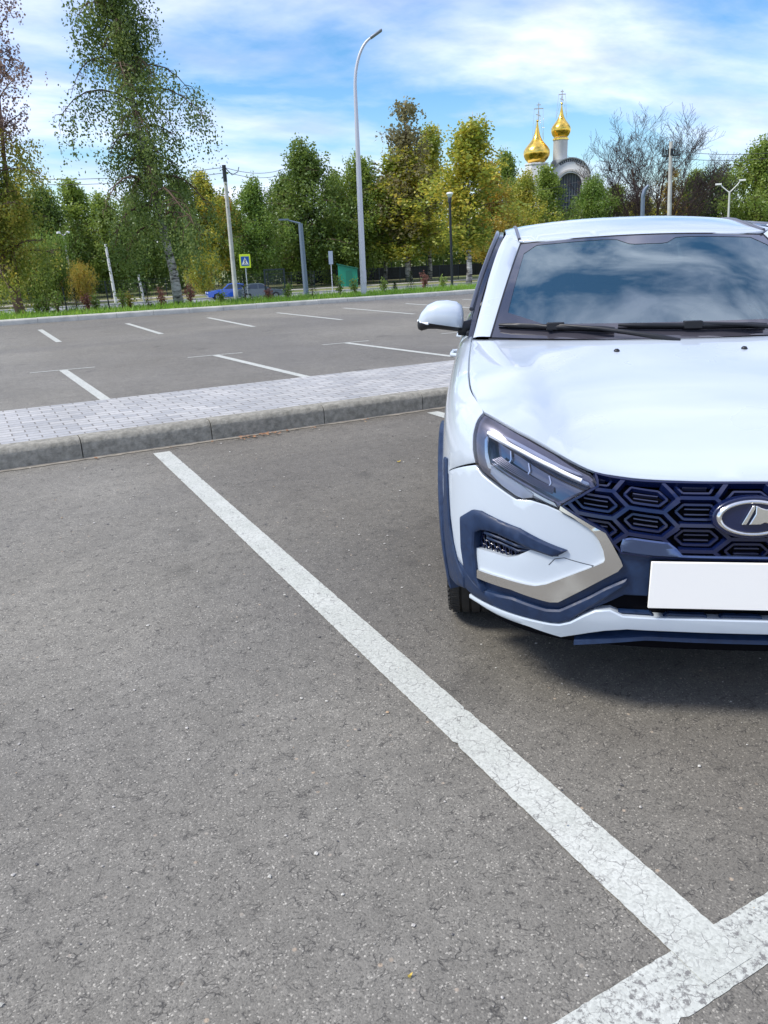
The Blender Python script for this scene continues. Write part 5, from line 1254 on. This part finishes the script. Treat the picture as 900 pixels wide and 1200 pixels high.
# twin headed lamp left
r_, b4, tp = pole('street_lamp', 81, 322, 276, 92, .14, .10, concp, 'old concrete lamp post with two small white heads before the left wood', 'street lamp', 74.5)
rt = RT(78)
for sg, nm in ((-1, 'a'), (1, 'b')):
    m = MB(); m.tube([tp, tp+rt*sg*.35+Vector((0, 0, .25))], .05, 5); M2 = Matrix.Translation(tp+rt*sg*.45+Vector((0, 0, .28))); m.lathe([(0, -.12), (.22, -.08), (.2, .1), (0, .16)], 10, M2); m.build('lamp_head', mat('lamp_white', (.75, .75, .75), .4), r_, 60)
pole('marker_post', 130, 343, 286, 80, .15, .11, mat('white_concrete', (.62, .62, .58), .8), 'short white slanting post standing beyond the road, left of the big birch', 'post', 123.5)
pole('marker_post', 164, 345, 322, 80, .12, .10, mat('white_concrete_b', (.5, .5, .47), .8), 'short pale stub post just left of the big birch trunk beyond the road', 'post', 162)
# right side: concrete pole with cross-arm
r_, b5, tp = pole('utility_pole', 784, 300, 166, 70, .19, .14, concp, 'upright concrete utility pole with a crossarm and insulators behind the car roof', 'pole', 786.5)
rt = RT(786); m = MB(); a0 = tp-Vector((0, 0, 1.0)); m.tube([a0-rt*.6, a0+rt*.6], .06, 6); m.tube([a0-rt*.5-Vector((0, 0, .45)), a0+rt*.5-Vector((0, 0, .45))], .04, 6)
for k in (-.55, -.3, .3, .55): m.tube([a0+rt*k, a0+rt*k+Vector((0, 0, .45))], [.03, .07], 6)
m.box(-.10, -.2, -1.0, .10, .2, -.5, Matrix.Translation(tp)) ; m.build('crossarm', dk, r_, 60)
T5 = b5+tp-Vector((0, 0, .6))
cable(T5, spot(600, 226, 120), .7, 'thin wire running left from the right-hand concrete pole past the church'); cable(T5, spot(930, 176, 66), .3, 'upper thin wire running from the right-hand concrete pole to the right edge'); cable(T5-Vector((0, 0, .5)), spot(930, 182, 66), .3, 'lower thin wire running from the right-hand concrete pole to the right edge')
r_, b6, tp = pole('street_lamp', 752, 300, 228, 62, .17, .14, grey_m, 'dark grey lamp post with a short bent top inside the leafless tree', 'street lamp', 753.5)
rt = RT(753); m = MB(); m.tube([tp-Vector((0, 0, .2)), tp+Vector((0, 0, .3))+rt*.1, tp+rt*.35+Vector((0, 0, .6))], [.15, .15, .10], 8); m.build('lamp_arm', grey_m, r_, 60)
r_, b7, tp = pole('street_lamp', 852, 300, 224, 62, .09, .06, mat('lamp_pale', (.55, .55, .5), .5), 'pale lamp post with two arms spread in a Y before the dark chestnut', 'street lamp', 855)
rt = RT(855)
for sg, h_ in ((-1, .45), (1, .62)):
    m = MB(); m.tube([tp-Vector((0, 0, .1)), tp+rt*sg*.45+Vector((0, 0, h_*.6)), tp+rt*sg*.62+Vector((0, 0, h_))], .04, 6); m.box(-.2, -.1, -.05, .2, .1, .06, Matrix.Translation(tp+rt*sg*.75+Vector((0, 0, h_+.03))) @ Matrix.Rotation(math.atan2(rt.y, rt.x), 4, 'Z')); m.build('lamp_arm', mat('lamp_white_b', (.7, .7, .68), .4), r_, 60)
# ---------------------------------------------------------------- crossing sign
b = base(287.5, 66); root = empty('crossing_sign', b, math.atan2(RT(287).y, RT(287).x)); tag(root, 'blue and white pedestrian crossing sign on a yellow-green board on a grey post', 'road sign')
zc = spot(287, 306, 66).z-b.z; rt = RT(287)
m = MB(); m.tube([(0, .05, -.4), (0, .05, zc+.5)], .04, 8); m.build('post', galv, root, 60)
m = MB(); m.box(-.44, -.02, zc-.52, .44, .02, zc+.52); m.build('backing_board', mat('sign_yellow', (.72, .85, .04), .4), root, bevel=.01)
m = MB(); m.box(-.32, -.03, zc-.36, .32, -.022, zc+.36); m.build('sign_face', mat('sign_blue', (.01, .09, .42), .35), root)
m = MB(); m.add([(-.27, -.034, zc-.27), (.27, -.034, zc-.27), (0, -.034, zc+.29)], [(0, 1, 2)]); m.build('sign_triangle', mat('sign_white', (.85, .85, .85), .4), root)
m = MB(); y_ = -.037
def qd(a, b_, w):
    a = Vector((a[0], y_, zc+a[1])); b_ = Vector((b_[0], y_, zc+b_[1])); d = (b_-a).normalized(); s = Vector((-d.z, 0, d.x))*w; m.add([a-s, a+s, b_+s, b_-s], [(0, 1, 2, 3)])
qd((0, .10), (0, -.06), .035); qd((0, -.06), (-.07, -.22), .022); qd((0, -.06), (.08, -.21), .022); qd((0, .07), (-.07, -.03), .016); qd((0, .07), (.07, .0), .016)
m.add([(.035*math.cos(a), y_, zc+.145+.035*math.sin(a)) for a in [k*.6283 for k in range(10)]], [tuple(range(10))])
for k in range(4): qd((-.16+k*.1, -.245), (-.12+k*.1, -.225), .012)
m.build('sign_figure', mat('sign_black', (.01, .01, .01), .5), root)
b = base(388, 84); root = empty('small_sign', b, math.atan2(RT(388).y, RT(388).x)); tag(root, 'small grey rectangular sign on a thin post left of the green kiosk', 'sign'); zc = spot(388, 302, 84).z-b.z
m = MB(); m.tube([(0, 0, -.4), (0, 0, zc)], .05, 6); m.build('post', galv, root); m = MB(); m.box(-.22, -.05, zc-.65, .22, .0, zc+.65); m.build('sign_panel', mat('sign_grey', (.32, .38, .46), .4), root, bevel=.01)
# green kiosk
b = base(408, 97); root = empty('green_kiosk', b, math.atan2(RT(408).y, RT(408).x)); tag(root, 'bright green metal kiosk with slanted roof below the birches', 'kiosk')
m = MB(); pr = [(-1.25, 0), (1.05, 0), (1.05, 2.0), (-1.25, 2.55)]; m.prism(pr, -1.1, 1.1, Matrix(((1, 0, 0, 0), (0, 0, 1, 0), (0, 1, 0, 0), (0, 0, 0, 1)))); 
m.build('wall', noisy('green_metal', (.01, .22, .14), (.015, .28, .18), 3, (.4, .55), stretch=(12, 1, .5)), root)
m = MB(); m.prism([(-1.4, 2.62), (1.15, 2.02), (1.15, 2.10), (-1.4, 2.70)], -1.25, 1.25, Matrix(((1, 0, 0, 0), (0, 0, 1, 0), (0, 1, 0, 0), (0, 0, 0, 1)))); m.build('roof', mat('green_roof', (.01, .13, .09), .5), root)
m = MB(); m.box(-.35, -1.13, .05, .4, -1.105, 1.85); m.build('door', mat('green_door', (.01, .17, .11), .5), root)
# ---------------------------------------------------------------- fences
fm = mat('fence_metal', (.025, .035, .045), .5, .3)
def fence(x0, x1, y, h, label, dens=6, post=2.5, solid=0, name='wire_fence', zb=None):
    root = empty(name, (x0, y, (zb if zb is not None else terr(y)))); tag(root, label, 'fence'); L = x1-x0; m = MB(); k = int(L/post)
    for i in range(k+1): m.box(i*post-.04, -.04, -.3, i*post+.04, .04, h+.06)
    m.build('fence_post', fm, root)['kind'] = 'stuff'
    m = MB()
    for j in range(dens+1): m.box(0, -.012, .12+(h-.12)*j/dens-.012, L, .012, .12+(h-.12)*j/dens+.012)
    q = int(L/.22)
    for i in range(q): m.box(i*.22-.008, .013, .1, i*.22+.008, .026, h)
    m.build('mesh_panel', fm, root)
    if solid: m = MB(); m.box(0, .06, .0, L, .12, solid); m.build('fence_base', mat('fence_base', (.025, .028, .035), .8), root)
fence(3, 60, 90, 1.9, 'long dark mesh fence at the foot of the wood', 5, 3.0)
fence(42, 110, 103, 2.4, 'dark solid-based fence behind the trunks right of the green kiosk', 3, 3.0, 1.7, 'dark_fence')
# wire cage gate right of the parked cars
pA = base(309, 62); pB = base(332, 62); root = empty('wire_gate', pA, math.atan2((pB-pA).y, (pB-pA).x)); tag(root, 'dark mesh gate panel with square frame right of the parked cars', 'gate'); L = (pB-pA).length; m = MB(); hh = spot(320, 315, 62).z-pA.z
for x in (0, L): m.box(x-.07, -.05, -.3, x+.07, .05, hh)
m.box(0, -.04, hh-.1, L, .04, hh); m.box(0, -.03, .1, L, .03, .18); m.build('gate_frame', fm, root)
m = MB()
for i in range(1, 22): m.box(L*i/22-.01, -.01, .2, L*i/22+.01, .01, hh-.1)
for i in range(1, 9): m.box(0, -.02, .2+(hh-.3)*i/9-.01, L, .0, .2+(hh-.3)*i/9+.01)
m.build('mesh_panel', fm, root)
pA = base(332, 60); 
# ---------------------------------------------------------------- far parked cars
def side_car(px, D, label, prof, win, paintm, L=4.4, W=1.7, flip=1, rz=0, parts=True):
    b = base(px, D); b.z = -2.17; root = empty('parked_car', b, rz); tag(root, label, 'car', 'cars parked by the far road')
    XZ = Matrix(((flip, 0, 0, 0), (0, 0, 1, 0), (0, 1, 0, 0), (0, 0, 0, 1)))
    n = len(prof); vs = []
    for (yy, k) in ((-W/2, .0), (-W/2+.12, .05), (W/2-.12, .05), (W/2, .0)):
        for (x, z) in prof:
            up_ = max(0, (z-.85)/.6); vs.append((flip*x*(1 if k else 1), yy*(1-.20*up_), z if k else min(z, z)))
    m = MB(); m.add(vs, [(j*n+i, j*n+(i+1) % n, (j+1)*n+(i+1) % n, (j+1)*n+i) for j in range(3) for i in range(n)]+[tuple(range(n)), tuple(range(3*n, 4*n))]); bd = m.build('body', paintm, root, 35, bevel=.03)
    gm = mat('car_glass', (.02, .03, .04), .05, coat=1)
    for w in win:
        for sd in (-1, 1):
            vs = []
            for (x, z) in w: up_ = max(0, (z-.85)/.6); vs += [(flip*x, sd*(W/2*(1-.20*up_)+.012), z)]
            m = MB(); m.add(vs, [tuple(range(len(w)))]); m.build('window', gm, root)
    # front and rear screens
    for (x0, z0, x1, z1) in ((-.78, .93, -.22, 1.36), (1.62, .98, 1.22, 1.36)):
        m = MB(); s0 = (z0-.85)/.6; s1 = (z1-.85)/.6; o = -.035 if x0 < 0 else .035
        m.add([(flip*(x0+o), -W/2*(1-.2*s0)*.9, z0), (flip*(x0+o), W/2*(1-.2*s0)*.9, z0), (flip*(x1+o), W/2*(1-.2*s1)*.9, z1), (flip*(x1+o), -W/2*(1-.2*s1)*.9, z1)], [(0, 1, 2, 3)]); m.build('windscreen', gm, root)
    for x in (-1.32, 1.28):
        for sd in (-1, 1):
            wh_ = empty('wheel', (flip*x, sd*(W/2-.10), .31)); wh_.parent = root; Mx = Matrix.Rotation(R(90), 4, 'X')
            m = MB(); m.lathe([(.18, -.09), (.28, -.1), (.31, -.07), (.31, .07), (.28, .1), (.18, .09)], 24, Mx); m.build('tyre', rubber, wh_, 40)
            m = MB(); m.lathe([(0, -.08), (.06, -.1), (.18, -.095), (.19, 0), (.18, .095), (.06, .1), (0, .08)], 16, Mx); m.build('rim', alloy, wh_, 40)
    for sd in (-1, 1):
        m = MB(); m.box(flip*-2.19-.02, sd*.62-.14, .60, flip*-2.19+.03, sd*.62+.14, .74); m.build('headlight', led, root, bevel=.01)
        m = MB(); m.box(flip*2.18-.03, sd*.64-.12, .68, flip*2.18+.03, sd*.64+.12, .86); m.build('tail_light', mat('tail_lamp', (.4, .02, .01), .2), root, bevel=.01)
sedan = [(-2.15, .25), (-2.2, .55), (-2.12, .74), (-1.5, .86), (-.80, .93), (-.20, 1.38), (.2, 1.45), (.85, 1.43), (1.25, 1.36), (1.65, .98), (2.12, .93), (2.2, .7), (2.15, .28), (1.62, .25), (1.55, .5), (1.28, .62), (1.0, .5), (.94, .22), (-.98, .22), (-1.04, .5), (-1.32, .62), (-1.6, .5), (-1.66, .25)]
wn = [[(-.62, .96), (-.12, 1.34), (.22, 1.38), (.24, .96)], [(.32, .96), (.30, 1.38), (.85, 1.36), (1.12, 1.26), (1.30, .98)]]
side_car(266, 78, 'bright blue sedan seen side-on beside the leaning utility pole', sedan, wn, mat('blue_paint', (.015, .10, .50), .25, coat=1), rz=R(-8))
side_car(302, 75, 'dark grey green sedan seen side-on beneath the crossing sign', sedan, wn, mat('dark_paint', (.06, .09, .10), .25, .2, coat=1), flip=-1, rz=R(-10))
# ---------------------------------------------------------------- church
DC = 150; gold = noisy('gold', (.80, .50, .07), (.95, .66, .16), 1.2, (.14, .30), metal=1, bump=.6, bscale=1.6)
chw = noisy('church_plaster', (.62, .62, .60), (.72, .72, .70), .6, (.8, .9)); chr_ = mat('church_roof', (.20, .22, .22), .5); chg = mat('church_window', (.05, .06, .08), .3); 
b = base(655, DC); rt = RT(655); root = empty('church', b, math.atan2(rt.y, rt.x)); tag(root, 'white church with arched gable and two golden onion domes with crosses', 'church')
pxm = (spot(665, 310, DC)-spot(645, 310, DC)).length/20
X_ = lambda px: (px-655)*pxm
Z_ = lambda px, py: spot(px, py, DC).z-b.z
def onion(cx_, cy_, z0, z1, rad, nm='dome'):
    h = z1-z0; pr = [(.60, 0), (.70, .03), (.86, .09), (.97, .17), (1.0, .24), (.97, .31), (.84, .38), (.66, .45), (.48, .52), (.33, .60), (.21, .70), (.13, .82), (.07, .93), (.04, 1.0)]
    m = MB(); m.lathe([(r*rad, z0+z*h) for r, z in pr], 40, Matrix.Translation((cx_, cy_, 0))); d = m.build('dome', gold, root, 60)
    m = MB(); m.lathe([(.05, 0), (.16, .12), (.2, .22), (.14, .36), (.05, .42)], 10, Matrix.Translation((cx_, cy_, z1-.1)) ); m.build('finial', gold, d, 60)
    return d
def cross(cx_, cy_, z0, z1, dm):
    h = z1-z0; m = MB(); gm = mat('cross_metal', (.5, .42, .35), .3, .8); m.box(cx_-.06, cy_-.05, z0, cx_+.06, cy_+.05, z1); m.box(cx_-h*.27, cy_-.045, z0+h*.66, cx_+h*.27, cy_+.045, z0+h*.66+.13); m.box(cx_-h*.12, cy_-.045, z0+h*.86, cx_+h*.12, cy_+.045, z0+h*.86+.11)
    m.box(-h*.16, -.045, -.055, h*.16, .045, .055, Matrix.Translation((cx_, cy_, z0+h*.34)) @ Matrix.Rotation(R(22), 4, 'Y')); m.build('cross', gm, dm)
    m = MB()
    for a in (0, 90, 180, 270):
        m.tube([(cx_+math.cos(R(a))*h*.25, cy_, z0+h*.66), (cx_+math.cos(R(a+45))*1.3, cy_+math.sin(R(a+45))*1.3, z0-h*.95)], .022, 3)
    m.build('guy_chain', gm, dm)
d = onion(X_(652), -1, Z_(652, 163), Z_(652, 124), 11.0*pxm); cross(X_(652), -1, Z_(652, 124), Z_(652, 107), d)
m = MB(); m.lathe([(8.0*pxm, Z_(652, 192)-1), (8.0*pxm, Z_(652, 166)), (8.7*pxm, Z_(652, 165)), (8.7*pxm, Z_(652, 163.5)), (6*pxm, Z_(652, 162))], 28, Matrix.Translation((X_(652), -1, 0))); m.build('drum', chw, root, 40)
m = MB(); m.lathe([(8.9*pxm, Z_(652, 165.5)), (8.9*pxm, Z_(652, 163.5)), (8.0*pxm, Z_(652, 163))], 28, Matrix.Translation((X_(652), -1, 0))); m.build('drum_cornice', gold, root, 40)
m = MB(); m.lathe([(11*pxm, Z_(652, 195)), (10*pxm, Z_(652, 191)), (8*pxm, Z_(652, 188.5))], 28, Matrix.Translation((X_(652), -1, 0))); m.build('drum_base', chr_, root, 40)
d = onion(X_(626), -3, Z_(626, 193), Z_(626, 146), 14.8*pxm); cross(X_(627), -3, Z_(627, 146), Z_(627, 124), d)
m = MB(); m.lathe([(13*pxm, 0), (13*pxm, Z_(626, 197)), (14*pxm, Z_(626, 195.5)), (14*pxm, Z_(626, 194)), (8*pxm, Z_(626, 193))], 8, Matrix.Translation((X_(626), -3, 0)) @ Matrix.Rotation(R(22.5), 4, 'Z')); m.build('bell_tower', chw, root, 30)
m = MB(); rO = 21.5*pxm; cxp = X_(664); zs = Z_(664, 212)
arcp = [(cxp+rO*math.cos(R(a)), zs+rO*math.sin(R(a))) for a in range(0, 181, 10)]
body = arcp+[(cxp-rO, 0), (cxp+rO, 0)]
MX = Matrix(((1, 0, 0, 0), (0, 0, 1, 0), (0, 1, 0, 0), (0, 0, 0, 1)))
ri = 13.5*pxm; zi = Z_(664, 219)
# front wall with a deep arched opening
inn = [(cxp+ri*math.cos(R(a)), zi+ri*math.sin(R(a))) for a in range(0, 181, 10)]+[(cxp-ri, .8), (cxp+ri, .8)]
V2, E2, F2, _, _, _ = delaunay_2d_cdt([Vector(p) for p in body+inn], [(i, (i+1) % len(body)) for i in range(len(body))]+[(len(body)+i, len(body)+(i+1) % len(inn)) for i in range(len(inn))], [], 0, 1e-5)
fs = [tuple(f) for f in F2 if inside((sum(V2[i][0] for i in f)/3, sum(V2[i][1] for i in f)/3), body) and not inside((sum(V2[i][0] for i in f)/3, sum(V2[i][1] for i in f)/3), inn)]
m.add([(p[0], -3.0, p[1]) for p in V2], fs)
for L_ in (body, inn): m.add([(p[0], y, p[1]) for y in (-3.0, 7.0 if L_ is body else -1.6) for p in L_], [(i, (i+1) % len(L_), len(L_)+(i+1) % len(L_), len(L_)+i) for i in range(len(L_))])
m.build('wall', chw, root)
m = MB(); m.add([(p[0], -1.7, p[1]) for p in inn], [tuple(range(len(inn)))]); win_ = m.build('window', chg, root)
m = MB()
for k in range(-4, 5): m.box(cxp+k*ri/4.6-.05, -1.9, .9, cxp+k*ri/4.6+.05, -1.8, zi+math.sqrt(max(0, ri*ri-(k*ri/4.6)**2))-.05)
for k in range(14): m.box(cxp-ri, -1.95, 1+k*.85, cxp+ri, -1.91, 1.08+k*.85) if 1+k*.85 < zi+ri*.3 else None
m.build('window_bars', chr_, win_)
m = MB(); o1 = [(cxp+(rO+.2)*math.cos(R(a)), zs+(rO+.2)*math.sin(R(a))) for a in range(-4, 185, 8)]; o2 = [(cxp+(rO+.02)*math.cos(R(a)), zs+(rO+.02)*math.sin(R(a))) for a in range(184, -5, -8)]
m.prism(o1+o2, -3.35, 7.2, MX); m.build('roof', chr_, root)
m = MB(); o1 = [(cxp+(ri+.55)*math.cos(R(a)), zi+(ri+.55)*math.sin(R(a))) for a in range(0, 181, 10)]; o2 = [(cxp+(ri+.25)*math.cos(R(a)), zi+(ri+.25)*math.sin(R(a))) for a in range(180, -1, -10)]
m.prism(o1+o2, -3.12, -2.998, MX); m.build('arch_moulding', mat('moulding_cream', (.5, .48, .44), .8), root)
m = MB()
for k in range(11):      # line of carved lettering over the arch
    a = R(58+k*6.4); r2 = (rO+ri)/2+.55; m.box(-.13, -.03, -.22, .13, .0, .22, Matrix.Translation((cxp+r2*math.cos(a), -3.012, zs+.0+r2*math.sin(a)-.2)) @ Matrix.Rotation(R(90)-a, 4, 'Y'))
m.build('arch_frieze', chg, root)
